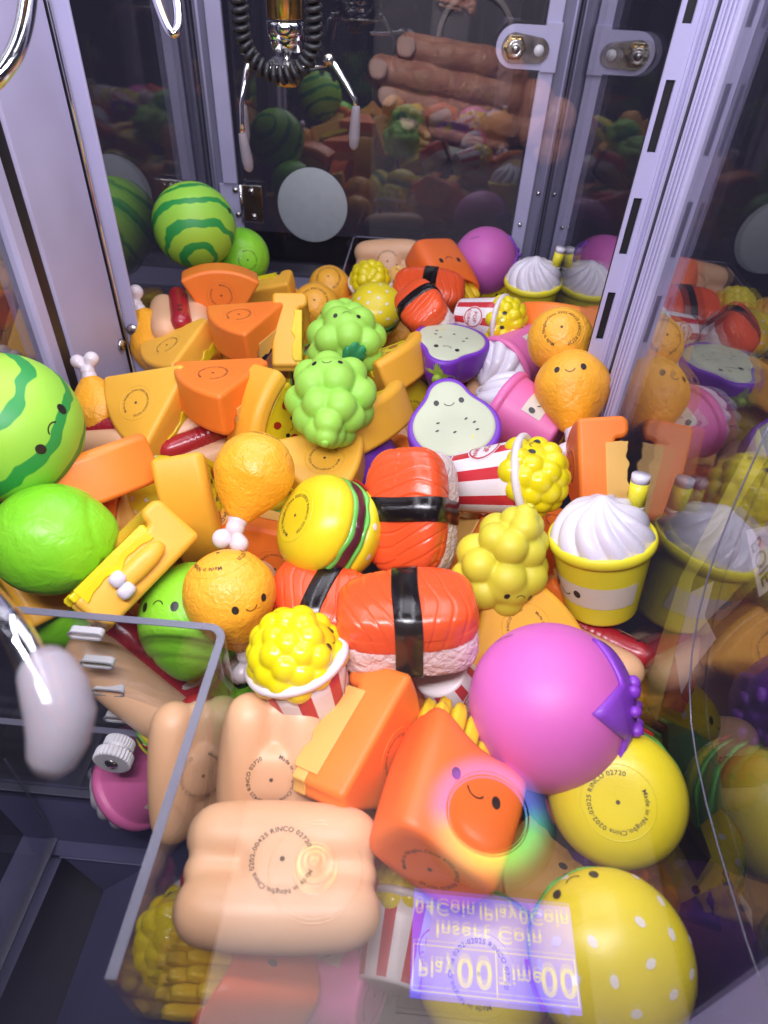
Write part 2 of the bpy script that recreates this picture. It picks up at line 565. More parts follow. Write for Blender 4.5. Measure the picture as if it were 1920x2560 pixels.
def k_lime():
    t = root('lime_toy')
    def rf(d):
        z = d[:, 2]
        r = 0.0335 * (1 + 0.05 * z ** 2)
        tip = np.exp(-((1 - z) / 0.05)) * 0.0032
        tip2 = np.exp(-((1 + z) / 0.035)) * -0.0012
        ridge = 0.0009 * np.exp(-((z - 0.80) / 0.04) ** 2)
        return r + tip + tip2 - ridge
    me = star('body', rf, 'lime_skin')
    obj('body', me, t); b = bvh(me)
    face(t, b, (0, -.05, 0.0), (0, -1, 0), gap=0.011, er=0.0027, mw=0.0036)
    stamp(t, b, (0, 0, -.05), (0, 0, -1), rad=0.010, h=0.0024, body='lime_skin')
    return t

def k_drum():
    t = root('drumstick_toy')
    zs = np.concatenate([np.linspace(0.0265, 0.0262, 2), []])
    prof = []
    for a in np.linspace(0, np.pi * 0.60, 26):
        prof.append((0.0265 * math.sin(a), 0.0265 * math.cos(a)))
    r0, z0 = prof[-1]
    for u in np.linspace(0, 1, 16)[1:]:
        z = z0 + (-0.0335 - z0) * u
        r = r0 * (1 - u) ** 1.0 + 0.0078 * u + 0.004 * math.sin(u * math.pi) * 0.35
        prof.append((r, z))
    prof += [(0.006, -0.0348), (0.0, -0.035)]
    prof[0] = (0.0, 0.0265)
    v, f = lathe_vf(prof, 64)
    rs = np.random.RandomState(4)
    V = np.array(v)
    ph = rs.rand(9, 4) * 6.28
    q = V / 0.0265
    disp = sum(np.sin(q[:, 0] * (3 + i) + ph[i, 0]) * np.sin(q[:, 1] * (2.5 + i) + ph[i, 1]) * np.sin(q[:, 2] * (3 + i * .8) + ph[i, 2]) for i in range(5)) * 0.00035
    V = V + q * disp[:, None]
    me = mesh('meat', V, f, 'drum_skin')
    obj('meat', me, t); b = bvh(me)
    def bone(d):
        return lumps([(-0.0062, 0, -0.0085, 0.0062), (0.0062, 0, -0.0080, 0.0066), (0, 0, 0.001, 0.0062), (0, 0, 0.007, 0.0066)], 9)(d)
    bm_ = star('bone', bone, 'bone_white', 40, 40, org=(0, 0, -0.041))
    obj('bone', bm_, t)
    face(t, b, (0, -.05, 0.004), (0, -1, 0.12), gap=0.0088, er=0.0022, mw=0.0034, drop=0.002)
    stamp(t, b, (0, 0, .05), (0, 0, 1), (0, -1, 0), rad=0.0128, h=0.0025, start=70, body='drum_skin')
    return t

def k_grape(mat='grape_green'):
    t = root('grape_bunch_toy')
    rs = np.random.RandomState(3)
    S = [(0, 0, 0.010, 0.024), (0, 0, -0.010, 0.020)]
    for row, (z, rr, n, br, off) in enumerate([(0.019, 0.020, 7, 0.0125, 0.2), (0.002, 0.0215, 7, 0.0130, 0.65), (-0.0155, 0.0150, 6, 0.0118, 0.1), (-0.029, 0.0070, 3, 0.0105, 0.5)]):
        for k in range(n):
            a = 2 * math.pi * (k + off) / n
            S.append((rr * math.cos(a) + rs.randn() * .0007, rr * math.sin(a) * 0.86 + rs.randn() * .0007, z + rs.randn() * .001, br * (1 + rs.randn() * .03)))
    S.append((0, 0, -0.036, 0.0085))
    S.append((0, -0.0165, 0.010, 0.0148))
    S.append((-0.006, -0.0155, 0.010, 0.0135)); S.append((0.006, -0.0155, 0.010, 0.0135))
    me = star('grapes', lumps(S, 20), mat, 128, 96)
    obj('grapes', me, t); b = bvh(me)
    face(t, b, (0, -.05, 0.012), (0, -1, 0.1), gap=0.0095, er=0.0021, mw=0.0034, drop=0.0015)
    # jagged three-lobed leaf lying over the top of the bunch
    pts, fs = [(0, 0.0)], []
    N = 60
    for k in range(N):
        a = 2 * math.pi * k / N
        lobe = abs(math.cos(1.5 * a)) ** 0.9
        r = 0.006 + 0.017 * lobe - 0.0030 * ((k * 7) % 4 == 0) * lobe
        pts.append((0.55 * r * math.cos(a), 0.55 * r * math.sin(a)))
    for k in range(N): pts.append((pts[1 + k][0] / 0.55, pts[1 + k][1] / 0.55))
    for k in range(N):
        k2 = (k + 1) % N
        fs.append((0, 1 + k, 1 + k2)); fs.append((1 + k, 1 + N + k, 1 + N + k2, 1 + k2))
    lf = decal('leaf', t, b, (0, -0.004, 0.05), (0, -0.35, 1), (0, 1, 0), pts, fs, 'leaf_green', 0.0012)
    if lf:
        md = lf.modifiers.new('thickness', 'SOLIDIFY'); md.thickness = 0.0016; md.offset = 0
    MB().tube([(0, -0.003, 0.034), (0, -0.004, 0.041), (0.002, -0.005, 0.045)], [0.0026, 0.0022, 0.0026], 10).build('stem', 'leaf_green', t, True)
    nb = MB().lathe([(0, -0.0005), (0.0026, -0.0002), (0.003, 0.0008), (0.0018, 0.0016), (0, 0.0017)], 16, (0, 0, -1), (0, 0, -0.0440)).build('mould_nub', mat, t, True)
    return t

def k_egg():
    t = root('eggplant_half_toy')
    N = 72
    def outline(a):
        # a measured from +x; pear: narrow head at +z, wide base at -z
        # plump base circle blended into a narrower head
        d = np.array([[math.cos(a), 0.0, math.sin(a)]])
        r = float(lumps([(0, 0, -0.010, 0.0300), (-0.0045, 0, -0.0105, 0.0295), (0.0055, 0, -0.0105, 0.0295), (0, 0, 0.0235, 0.0150), (0, 0, 0.0140, 0.0180), (0, 0, 0.005, 0.0225)], 12)(d)[0])
        return r * math.cos(a), r * math.sin(a)
    O = [outline(2 * math.pi * k / N) for k in range(N)]
    rows = [(0.86, -0.0050), (0.94, -0.0052), (0.985, -0.0046), (1.0, -0.002), (1.0, 0.004), (0.97, 0.012), (0.89, 0.020), (0.74, 0.0265), (0.5, 0.031), (0.25, 0.033)]
    v, f, mi = [], [], []
    for s, y in rows:
        for (x, z) in O: v.append((x * s, y, z * s))
    for i in range(len(rows) - 1):
        for k in range(N):
            f.append((i * N + k, i * N + (k + 1) % N, (i + 1) * N + (k + 1) % N, (i + 1) * N + k))
    c0 = len(v); v.append((0, -0.0050, 0)); v.append((0, 0.0335, 0))
    for k in range(N):
        f.append((c0, (k + 1) % N, k)); f.append((c0 + 1, (len(rows) - 1) * N + k, (len(rows) - 1) * N + (k + 1) % N))
    me = mesh('skin', v, f, 'egg_purple'); obj('skin', me, t)
    fl = MB()
    fv = [(0, -0.0062, 0)]
    for s, y in ((0.45, -0.0062), (0.82, -0.0061), (0.87, -0.0056), (0.88, -0.0046)):
        fv += [(x * s, y, z * s) for x, z in O]
    ff = []
    for k in range(N):
        k2 = (k + 1) % N
        ff.append((0, 1 + k2, 1 + k))
        for i in range(3): ff.append((1 + i * N + k, 1 + i * N + k2, 1 + (i + 1) * N + k2, 1 + (i + 1) * N + k))
    fm = mesh('flesh', fv, [q[::-1] for q in ff], 'egg_flesh'); obj('flesh', fm, t)
    b = bvh(fm)
    face(t, b, (0, -.05, 0.013), (0, -1, 0), gap=0.0095, er=0.0024, mw=0.0038, drop=0.002)
    for (x, z, a) in [(-0.011, -0.006, .2), (-0.0125, -0.013, .3), (0.0, -0.016, .4), (0.010, -0.005, .6), (0.0155, -0.009, .5), (0.0165, -0.016, .2)]:
        p, q = disc2(x, z, 0.0015, 0.00075, a, 12)
        decal('seed', t, b, (0, -.05, 0), (0, -1, 0), (0, 0, 1), p, q, 'ink')
    p, q = disc2(0.012, -0.022, 0.0005, 0.0022, -.4, 12)
    decal('paint_fleck', t, b, (0, -.05, 0), (0, -1, 0), (0, 0, 1), p, q, 'cup_yellow')
    bs = bvh(me)
    pts, fs = [(0, 0)], []
    M_ = 50
    for k in range(M_):
        a = 2 * math.pi * k / M_
        r = 0.0045 + 0.0125 * max(0, math.cos(2.5 * a)) ** 2
        pts.append((r * math.cos(a) * .5, r * math.sin(a) * .5))
    for k in range(M_): pts.append((pts[1 + k][0] * 2, pts[1 + k][1] * 2))
    for k in range(M_):
        k2 = (k + 1) % M_
        fs.append((0, 1 + k, 1 + k2)); fs.append((1 + k, 1 + M_ + k, 1 + M_ + k2, 1 + k2))
    decal('calyx', t, bs, (0, 0.010, 0.06), (0, 0.25, 1), (0, 1, 0), pts, fs, 'calyx_green', 0.0006)
    MB().lathe([(0.0045, -0.004), (0.0042, 0.003), (0.0036, 0.0042), (0, 0.0043)], 16, (0, 0.2, 1), (0, 0.0105, 0.0385)).build('stalk', 'calyx_green', t, True)
    return t

def k_orchid():
    t = root('purple_fruit_toy')
    me = star('body', lambda d: 0.0437 * (1 - 0.05 * np.maximum(d[:, 2], 0) ** 4 - 0.02 * np.maximum(-d[:, 2], 0) ** 2), 'orchid')
    obj('body', me, t); b = bvh(me)
    pts, fs = [(0, 0)], []
    N = 80
    for k in range(N):
        a = 2 * math.pi * k / N
        tri = 1 - abs(((a / (2 * math.pi) * 5) % 1) * 2 - 1)
        r = 0.0225 + 0.0140 * tri ** 1.25
        pts.append((0.35 * r * math.cos(a), 0.35 * r * math.sin(a)))
    for s in (0.65, 0.85, 1.0):
        for k in range(N): pts.append((pts[1 + k][0] / .35 * s, pts[1 + k][1] / .35 * s))
    for k in range(N):
        k2 = (k + 1) % N
        fs.append((0, 1 + k, 1 + k2))
        for i in range(3): fs.append((1 + i * N + k, 1 + (i + 1) * N + k, 1 + (i + 1) * N + k2, 1 + i * N + k2))
    cx = decal('calyx', t, b, (0, 0, .06), (0, 0, 1), (0, 1, 0), pts, fs, 'violet', 0.0009)
    if cx:
        md = cx.modifiers.new('thickness', 'SOLIDIFY'); md.thickness = 0.0022; md.offset = 0
    for k in range(8):
        a = 2 * math.pi * k / 8 + 0.2
        px, py = 0.0125 * math.cos(a), 0.0125 * math.sin(a)
        me2 = star('petal_nub', lambda d: 1 / np.sqrt((d[:, 0] / 0.0042) ** 2 + (d[:, 1] / 0.0030) ** 2 + (d[:, 2] / 0.0034) ** 2), 'violet', 16, 12)
        o = obj('petal_nub', me2, t, (px, py, 0.0425)); o.rotation_euler = (0, 0, a)
    p, q, w = text2('0202-02025', 0.0022)
    decal('stamp', t, b, (-0.010, -.05, -0.026), (-0.15, -1, -0.5), (-1, 0, 0.2), p, q, 'stamp_ink')
    return t

def k_shake(cup='cup_yellow'):
    t = root('milkshake_cup_toy')
    prof = [(0, -0.0272), (0.018, -0.0275), (0.0205, -0.0272), (0.0215, -0.0258), (0.02165, -0.0248), (0.0232, -0.015), (0.0257, 0.0015), (0.0277, 0.0150), (0.02805, 0.0172), (0.0283, 0.0178), (0.0292, 0.0182), (0.0304, 0.0196), (0.0308, 0.0222), (0.0300, 0.0246), (0.0288, 0.0254), (0.0278, 0.0246), (0.0276, 0.0215), (0, 0.0214)]
    v, f = lathe_vf(prof, 72)
    me = mesh('cup', v, f, cup); obj('cup', me, t); b = bvh(me)
    # pale printed band round the front of the cup
    bv, bf = [], []
    for k in range(73):
        a = -math.pi / 2 + R(-100 + 200 * k / 72)
        if cup == 'cup_pink': a = -math.pi / 2 + R(-28 + 56 * k / 72)
        for z in (-0.0125, 0.0035):
            rr = 0.0215 + (0.0281 - 0.0215) * (z + 0.0258) / 0.0433 + 0.0003
            bv.append((rr * math.cos(a), rr * math.sin(a), z))
    for k in range(72): bf.append((2 * k, 2 * k + 2, 2 * k + 3, 2 * k + 1))
    obj('band', mesh('band', bv, bf, 'band_pale'), t)
    face(t, b, (0, -.05, -0.0035), (0, -1, 0), gap=0.0085, er=0.0024, mw=0.0036, drop=0.002)
    for q in [o for o in t.children if o.name.split('.')[0] in ('eye', 'mouth')]:
        for vv in q.data.vertices: vv.co.y -= 0.0004
    stamp(t, b, (0, 0, -.05), (0, 0, -1), (0, 1, 0), rad=0.0115, h=0.0024, body=cup)
    def cr(d):
        z = d[:, 2]; a = np.arctan2(d[:, 1], d[:, 0])
        r = 0.0278 * (1 - 0.0) * np.where(z > 0, 1 - 0.16 * z + 0.03 * z ** 4, 1 - 0.7 * np.abs(z))
        sw = a * 11 + z * 7.0 + 0.7 * np.sin(a * 2 + 1) + 0.5 * np.sin(a * 3)
        amp = np.where(z > 0, 0.0031 * np.clip((1 - z) * 3, 0, 1), 0)
        tip = 0.0035 * np.exp(-((1 - z) / 0.03))
        return r + amp * (np.abs(np.sin(sw / 2)) ** 0.8 * 1.1 - 0.4) + tip
    obj('whipped_cream', star('whipped_cream', cr, 'cream', 220, 90, org=(0, 0, 0.0215)), t)
    st = root('straw')
    st.parent = t
    p0, p1 = Vector((0, 0.0215, 0.0225)), Vector((0.001, 0.0262, 0.0545))
    d = p1 - p0
    for i, (a, c_, nm) in enumerate([(0.0, 0.30, cup), (0.30, 0.42, 'band_pale'), (0.42, 0.86, cup), (0.86, 1.0, 'cream')]):
        MB().tube([p0 + d * a, p0 + d * c_], 0.0052, 20).build('straw_stripe', nm, st, True)
    md_ = 0
    return t

def k_pop():
    t = root('popcorn_bucket_toy')
    rb, rt, z0, z1 = 0.0190, 0.0238, -0.030, 0.014
    n = 96
    prof = [(0, z0 + 0.001), (rb - 0.002, z0), (rb - 0.0006, z0 + 0.0006), (rb, z0 + 0.002)] + [(rb + (rt - rb) * u, z0 + 0.002 + (z1 - z0 - 0.002) * u) for u in (0.25, 0.5, 0.75, 1.0)]
    v, f = lathe_vf(prof, n)
    mi = []
    for q in f:
        if len(q) != 4: mi.append(0); continue
        k = q[0] % n; row = q[0] // n
        mi.append(1 if row >= 3 and (k % 12) < 5 else 0)
    me = mesh('bucket', v, f, ['cup_white', 'stripe_red'], True, mi); obj('bucket', me, t); b = bvh(me)
    MB().lathe([(rt - 0.001, z1 - 0.001), (rt + 0.0022, z1 - 0.0006), (rt + 0.0034, z1 + 0.0010), (rt + 0.0034, z1 + 0.0028), (rt + 0.0018, z1 + 0.0042), (rt - 0.001, z1 + 0.0042), (rt - 0.002, z1 + 0.002)], 72).build('rim', 'cup_white', t, True)
    rs = np.random.RandomState(11)
    S = [(0, 0, 0, 0.0222)]
    gold = math.pi * (3 - 5 ** .5)
    NN = 50
    for i in range(NN):
        z = 0.96 - 1.5 * i / NN
        if z < -0.25: continue
        rr = math.sqrt(max(0, 1 - z * z)); a = i * gold
        x, y = rr * math.cos(a), rr * math.sin(a)
        if y < -0.62 and 0.1 < z < 0.75 and abs(x) < 0.55: continue       # the smooth patch with the face
        S.append((x * 0.0186, y * 0.0186, z * 0.0196, 0.0072 + rs.rand() * 0.0012))
    dome = star('popcorn', lumps(S, 24), 'popcorn', 180, 110, org=(0, 0, z1 + 0.0015)); obj('popcorn', dome, t)
    bd = bvh(dome)
    face(t, bd, (0, -.021, z1 + 0.0105), (0, -1, 0.42), gap=0.0068, er=0.0021, mw=0.0028, drop=0.0016)
    # round logo on the side opposite the seam
    N = 40
    for nm, r0, r1, mt, lf in (('logo_field', 0, 0.0105, 'cup_white', 0.0003), ('logo_ring', 0.0088, 0.0098, 'print_red', 0.0005)):
        p, q = [], []
        for k in range(N):
            a = 2 * math.pi * k / N
            for rr in (r0, (r0 + r1) / 2, r1): p.append((rr * math.cos(a), rr * math.sin(a)))
        for k in range(N):
            k2 = (k + 1) % N
            for i in (0, 1): q.append((3 * k + i, 3 * k + i + 1, 3 * k2 + i + 1, 3 * k2 + i))
        decal(nm, t, b, (0.0, -.05, -0.007), (0, -1, 0), (0, 0, 1), p, q, mt, lf)
    for s_, dz in (('POP', 0.0020), ('CORN', -0.0048)):
        p, q, w = text2(s_, 0.0054 if s_ == 'POP' else 0.0046)
        decal('lettering', t, b, (0, -.05, -0.007 + dz), (0, -1, 0), (0, 0, 1), p, q, 'print_red', 0.0006)
    return t

def k_burger():
    t = root('burger_toy')
    n = 120
    def ring(prof, wave, name, mat, seed=0):
        v, f = lathe_vf(prof, n); V = np.array(v); a = np.arctan2(V[:, 1], V[:, 0]); rr = np.hypot(V[:, 0], V[:, 1])
        rs = np.random.RandomState(seed); ph = rs.rand(6) * 6.28
        w = sum(np.sin(a * k + ph[i]) for i, k in enumerate((5, 8, 11, 13))) / 4
        V[:, 2] += wave[0] * w * (rr > 0.02)
        V[:, :2] *= (1 + wave[1] * sum(np.sin(a * k + ph[i + 1]) for i, k in enumerate((7, 9, 15))) / 3)[:, None]
        me = mesh(name, V, f, mat); obj(name, me, t); return me
    bot = [(0, -0.0270), (0.010, -0.0272), (0.0165, -0.0270), (0.0225, -0.0255), (0.0285, -0.0215), (0.0325, -0.0160), (0.0345, -0.0100), (0.0342, -0.0062), (0.032, -0.0045), (0, -0.0045)]
    mb_ = ring(bot, (0, 0.0), 'bottom_bun', 'bun_yellow')
    ring([(0, -0.0062), (0.033, -0.0068), (0.0346, -0.0055), (0.0352, -0.0035), (0.034, -0.0022), (0, -0.002)], (0.0016, 0.010), 'lettuce', 'lettuce', 3)
    ring([(0, -0.0034), (0.034, -0.0036), (0.0350, -0.0022), (0.0354, 0.0012), (0.0350, 0.0034), (0.033, 0.0044), (0, 0.0044)], (0.0008, 0.004), 'patty', 'patty', 5)
    ring([(0, 0.0036), (0.0335, 0.0034), (0.0355, 0.0046), (0.0358, 0.0062), (0.034, 0.0074), (0, 0.0074)], (0.0014, 0.010), 'lettuce', 'lettuce', 8)
    top = [(0, 0.0058), (0.032, 0.0062), (0.0348, 0.0082)] + [(0.0356 * math.cos(a), 0.0095 + 0.0255 * math.sin(a)) for a in np.linspace(0.05, math.pi / 2, 18)[:-1]] + [(0, 0.035)]
    mt = ring(top, (0, 0.0), 'top_bun', 'bun_yellow')
    b2 = bvh(mt)
    for (a0, aw) in ((-0.4, 0.55), (1.9, 0.4)):
        v, f = [], []
        N = 14
        for k in range(N + 1):
            a = a0 + aw * k / N; w = math.sin(math.pi * k / N)
            for j, (r, z) in enumerate(((0.0355, 0.0066), (0.0372, 0.0066 - 0.0022 * w), (0.0376, 0.006 + 0.0 * w), (0.0370, 0.006 + 0.0030 * w))):
                v.append((r * math.cos(a), r * math.sin(a), z))
        for k in range(N):
            for j in range(3): f.append((4 * k + j, 4 * k + 4 + j, 4 * k + 5 + j, 4 * k + 1 + j))
        obj('tomato', mesh('tomato', v, f, 'tomato'), t)
    face(t, b2, (0, -.033, 0.0195), (0, -1, 0.45), gap=0.0095, er=0.0024, mw=0.0034, drop=0.002)
    gold = math.pi * (3 - 5 ** .5)
    rs = np.random.RandomState(2)
    for i in range(30):
        z = 1 - 0.93 * (i + 0.6) / 30; rr = math.sqrt(max(0, 1 - z * z)); a = i * gold + 0.4
        x, y = rr * math.cos(a), rr * math.sin(a)
        if y < -0.5 and abs(x) < 0.5 and 0.2 < z < 0.78: continue
        N_ = Vector((x, y, z * 1.25)).normalized()
        p, q = disc2(0, 0, 0.00175, 0.0025, rs.rand() * 3, 14)
        decal('sesame_seed', t, b2, Vector((x * 0.0356, y * 0.0356, 0.0095 + z * 0.0255)), N_, (0.1, 0.2, 1) if abs(z) < .9 else (1, 0, 0), p, q, 'seed_white')
    stamp(t, bvh(mb_), (0, 0, -.05), (0, 0, -1), (0, 1, 0), rad=0.0128, h=0.0026, code='0202-02025', start=22, body='bun_yellow')
    return t

def k_sushi():
    t = root('salmon_sushi_toy')
    rs = np.random.RandomState(5); ph = rs.rand(8, 3) * 6.28
    A, B, Cc = 0.0385, 0.0250, 0.0225
    def rice(d):
        r = superell(A * .985, B * .955, 0.0150, 4.2)(d)
        w = sum(np.sin(d[:, 0] * (14 + 5 * i) + ph[i, 0]) * np.sin(d[:, 1] * (12 + 4 * i) + ph[i, 1]) * np.sin(d[:, 2] * (15 + 4 * i) + ph[i, 2]) for i in range(5))
        return r + 0.0003 * w
    mr = star('rice', rice, 'rice', 140, 90, org=(0, 0, -0.0082)); obj('rice', mr, t)
    SZ = 0.0082
    def sal(d):
        r = superell(A, B, 0.0152, 3.4)(d)
        x, y, z = (d * r[:, None]).T
        z2 = z
        # grooves: nested arcs on each half, like slices of fish
        sx = np.where(x > 0, 1, -1)
        u = np.abs(x) * 0.95 + 0.42 * y * sx + 9.0 * (y - 0.004 * sx) ** 2 + 0.0008 * np.sin(y * 260 + x * 90) + z * 0.25 * np.sign(y) + 0.05
        per = 0.0078
        ph_ = np.abs(((u / per) % 1) - 0.5)
        g = np.exp(-(ph_ / 0.075) ** 2)
        g *= np.clip((z + 0.011) / 0.006, 0, 1) 
        return r - 0.00075 * g + 0.0008 * np.sin(x * 90 + 1) * (z > 0)
    ms = star('salmon', sal, 'salmon', 320, 200, org=(0, 0, SZ)); obj('salmon', ms, t)
    # nori belt wraps both
    v, f = [], []
    N = 72; W_ = 0.0072
    b1, b2 = bvh(mr), bvh(ms)
    P = []
    for k in range(N):
        a = 2 * math.pi * k / N
        d = Vector((0, math.cos(a), math.sin(a))); far = 0.0
        for b in (b1, b2):
            for xx in (-W_, 0, W_):
                h = b.ray_cast(Vector((xx, 0, 0)) + d * .1, -d)
                if h[0]: far = max(far, math.hypot(h[0].y, h[0].z))
        P.append(far)
    P = [(P[k - 1] + P[k] + P[(k + 1) % N]) / 3 for k in range(N)]
    prof = [(-W_, -0.0012), (-W_, 0.0006), (-W_ + 0.0005, 0.0011), (W_ - 0.0005, 0.0011), (W_, 0.0006), (W_, -0.0012)]
    for k in range(N):
        a = 2 * math.pi * k / N
        for x, dr in prof:
            r = P[k] + dr
            v.append((x + 0.0004 * math.sin(a * 3), r * math.cos(a), r * math.sin(a)))
    m_ = len(prof)
    for k in range(N):
        k2 = (k + 1) % N
        for i in range(m_ - 1): f.append((k * m_ + i, k * m_ + i + 1, k2 * m_ + i + 1, k2 * m_ + i))
    obj('nori_band', mesh('nori_band', v, f, 'nori'), t)
    return t

def caps(x0, x1, y, z, r, n=9, bow=0.0):
    return [(x0 + (x1 - x0) * i / (n - 1), y + bow * (2 * i / (n - 1) - 1) ** 2, z, r) for i in range(n)]

def k_dog(mat='dog_bun'):
    t = root('hot_dog_toy')
    L_ = 0.0300
    def bun(d):
        S = []
        for s in (-1, 1):
            S += [(x, s * (0.0160 - 0.0012 * (x / L_) ** 2), 0.0010, 0.0146 * (1 - 0.03 * (x / L_) ** 2)) for x in np.linspace(-L_, L_, 17)]
        S += caps(-L_ * 1.14, L_ * 1.14, 0, 0.0015, 0.0086, 17)
        S += [(x, y, -0.0040, 0.0098) for x in np.linspace(-.008, .008, 5) for y in (-.005, 0, .005)]
        C_ = np.array(S)
        # anisotropic directions: long chains need many balls that do not hold the centre; use sphere tracing
        t_ = np.full(len(d), 0.06)
        for it in range(100):
            p = d * t_[:, None]
            dist = np.sqrt(((p[:, None, :] - C_[None, :, :3]) ** 2).sum(-1)) - C_[None, :, 3]
            k = 0.0011
            m_ = dist.min(1)
            sd = m_ - k * np.log(np.exp(-(dist - m_[:, None]) / k).sum(1)) + k * 0.9
            t_ = np.maximum(t_ - sd * 0.8, 0.004)
        return t_
    mb_ = star('bun', bun, mat, 110, 80); obj('bun', mb_, t)
    def sa(d):
        C_ = np.array(caps(-0.0335, 0.0335, 0, 0.0, 0.0104, 13))
        t_ = np.full(len(d), 0.06)
        for it in range(30):
            p = d * t_[:, None]
            sd = (np.sqrt(((p[:, None, :] - C_[None, :, :3]) ** 2).sum(-1)) - C_[None, :, 3]).min(1)
            t_ = np.maximum(t_ - sd * 0.9, 0.002)
        return t_
    ms = star('sausage', sa, 'sausage', 64, 60, org=(0, 0, 0.0112)); obj('sausage', ms, t)
    face(t, bvh(ms), (0.022, 0, 0.06), (0, 0, 1), (0, 1, 0), gap=0.0058, er=0.0019, mw=0.0028, drop=0.001)
    stamp(t, bvh(mb_), (0, 0, -.05), (0, 0, -1), (0, 1, 0), rad=0.0118, h=0.0026, start=165, body=None)
    return t

def fillet(poly, rads, n=5):
    """closed 2-D outline with rounded corners; points and outward normals (poly runs anticlockwise)"""
    P = [np.array(p, float) for p in poly]; out, nr = [], []
    for i, p in enumerate(P):
        a = P[i - 1] - p; b_ = P[(i + 1) % len(P)] - p
        a /= np.linalg.norm(a); b_ /= np.linalg.norm(b_)
        cosang = float(np.clip(a @ b_, -1, 1)); ang = math.acos(cosang)
        r = rads[i]; tl = r / math.tan(ang / 2)
        bis = (a + b_) / np.linalg.norm(a + b_); ctr = p + bis * (r / math.sin(ang / 2))
        p0, p1 = p + a * tl, p + b_ * tl
        convex = (-a[0]) * b_[1] - (-a[1]) * b_[0] > 0
        v0, v1 = (p0 - ctr) / r, (p1 - ctr) / r
        for k in range(n + 1):
            u = k / n
            d = v0 * (1 - u) + v1 * u; d /= np.linalg.norm(d)
            out.append(ctr + d * r); nr.append(d if convex else -d)
    return np.array(out), np.array(nr)

def slice_mesh(name, rad, half, zb, zflat, zcrust, roll, mat, bev=0.0032, r0=0.0075, n=18):
    """pie slice with a raised crust roll along the arc: a rounded side profile swept round the point"""
    ax = -rad * 0.60
    if zcrust - zflat > 0.001:
        poly = [(r0, zb), (rad, zb), (rad, zcrust), (rad - roll, zcrust), (rad - roll, zflat), (r0, zflat)]
        rr = [bev, bev, min(roll * .45, .006), min(roll * .4, .0055), 0.0022, bev]
    else:
        poly = [(r0, zb), (rad, zb), (rad, zflat), (r0, zflat)]; rr = [bev] * 4
    O, Nn = fillet(poly, rr)
    rows = []
    def side(sgn):
        d = np.array([math.cos(half), sgn * math.sin(half)]); nn = np.array([-math.sin(half), sgn * math.cos(half)])
        res = []
        for a in np.linspace(0, math.pi / 2, 5):
            ins, dl = bev * (1 - math.sin(a)), bev * (1 - math.cos(a))
            Q = O - Nn * ins
            res.append([(ax + q[0] * d[0] - nn[0] * dl, q[0] * d[1] - nn[1] * dl, q[1]) for q in Q])
        return res
    lo, hi = side(-1), side(1)
    rows += lo
    h2 = half - bev / rad
    for k in range(1, n):
        u = k / n
        row = []
        for q, a0, b0 in zip(O, lo[-1], hi[-1]):
            th0, th1 = math.atan2(a0[1], a0[0] - ax), math.atan2(b0[1], b0[0] - ax)
            r_ = math.hypot(a0[0] - ax, a0[1]); th = th0 + (th1 - th0) * u
            row.append((ax + r_ * math.cos(th), r_ * math.sin(th), q[1]))
        rows.append(row)
    rows += hi[::-1]
    m_ = len(O)
    v = [p for r_ in rows for p in r_]
    f = []
    for i in range(len(rows) - 1):
        for k in range(m_):
            f.append((i * m_ + k, (i + 1) * m_ + k, (i + 1) * m_ + (k + 1) % m_, i * m_ + (k + 1) % m_))
    f.append(tuple(range(m_))); f.append(tuple((len(rows) - 1) * m_ + k for k in range(m_ - 1, -1, -1)))
    me = mesh(name, v, f, mat)
    bm = bmesh.new(); bm.from_mesh(me); bmesh.ops.recalc_face_normals(bm, faces=bm.faces[:]); bm.to_mesh(me); bm.free()
    me.polygons.foreach_set('use_smooth', [True] * len(me.polygons))
    return me, ax

def wn(o):
    o.modifiers.new('normals', 'WEIGHTED_NORMAL').keep_sharp = False
    return o

def wavy_strip(ax, half, rad, sgn, u0, u1, z_flat, z_wave, amp, name, mat, parent, th=0.0009, waves=3.2, seed=0):
    """raised strip of filling along a straight side of a slice; one wavy edge"""
    d = Vector((math.cos(half), sgn * math.sin(half), 0)); n = Vector((-math.sin(half), sgn * math.cos(half), 0))
    v, f = [], []
    N = 48
    for k in range(N + 1):
        u = u0 + (u1 - u0) * k / N
        zz = z_wave + amp * (math.sin(k / N * waves * 6.283 + seed) + 0.5 * math.sin(k / N * waves * 11.3 + 1 + seed))
        p = Vector((ax, 0, 0)) + d * (rad * u)
        for off, z in ((-0.004, z_flat), (th * .8, z_flat), (th, z_flat + (0.0004 if z_wave > z_flat else -0.0004)), (th * 1.1, (z_flat + zz) / 2), (th, zz - (0.0006 if z_wave > z_flat else -0.0006)), (th * .4, zz), (-0.004, zz)):
            q = p + n * off; v.append((q.x, q.y, z))
    c_ = 7
    for k in range(N):
        for i in range(c_ - 1): f.append((c_ * k + i, c_ * k + c_ + i, c_ * k + c_ + 1 + i, c_ * k + 1 + i))
    f.append(tuple(range(c_))); f.append(tuple(c_ * N + i for i in range(c_ - 1, -1, -1)))
    return obj(name, mesh(name, v, f, mat, False), parent)

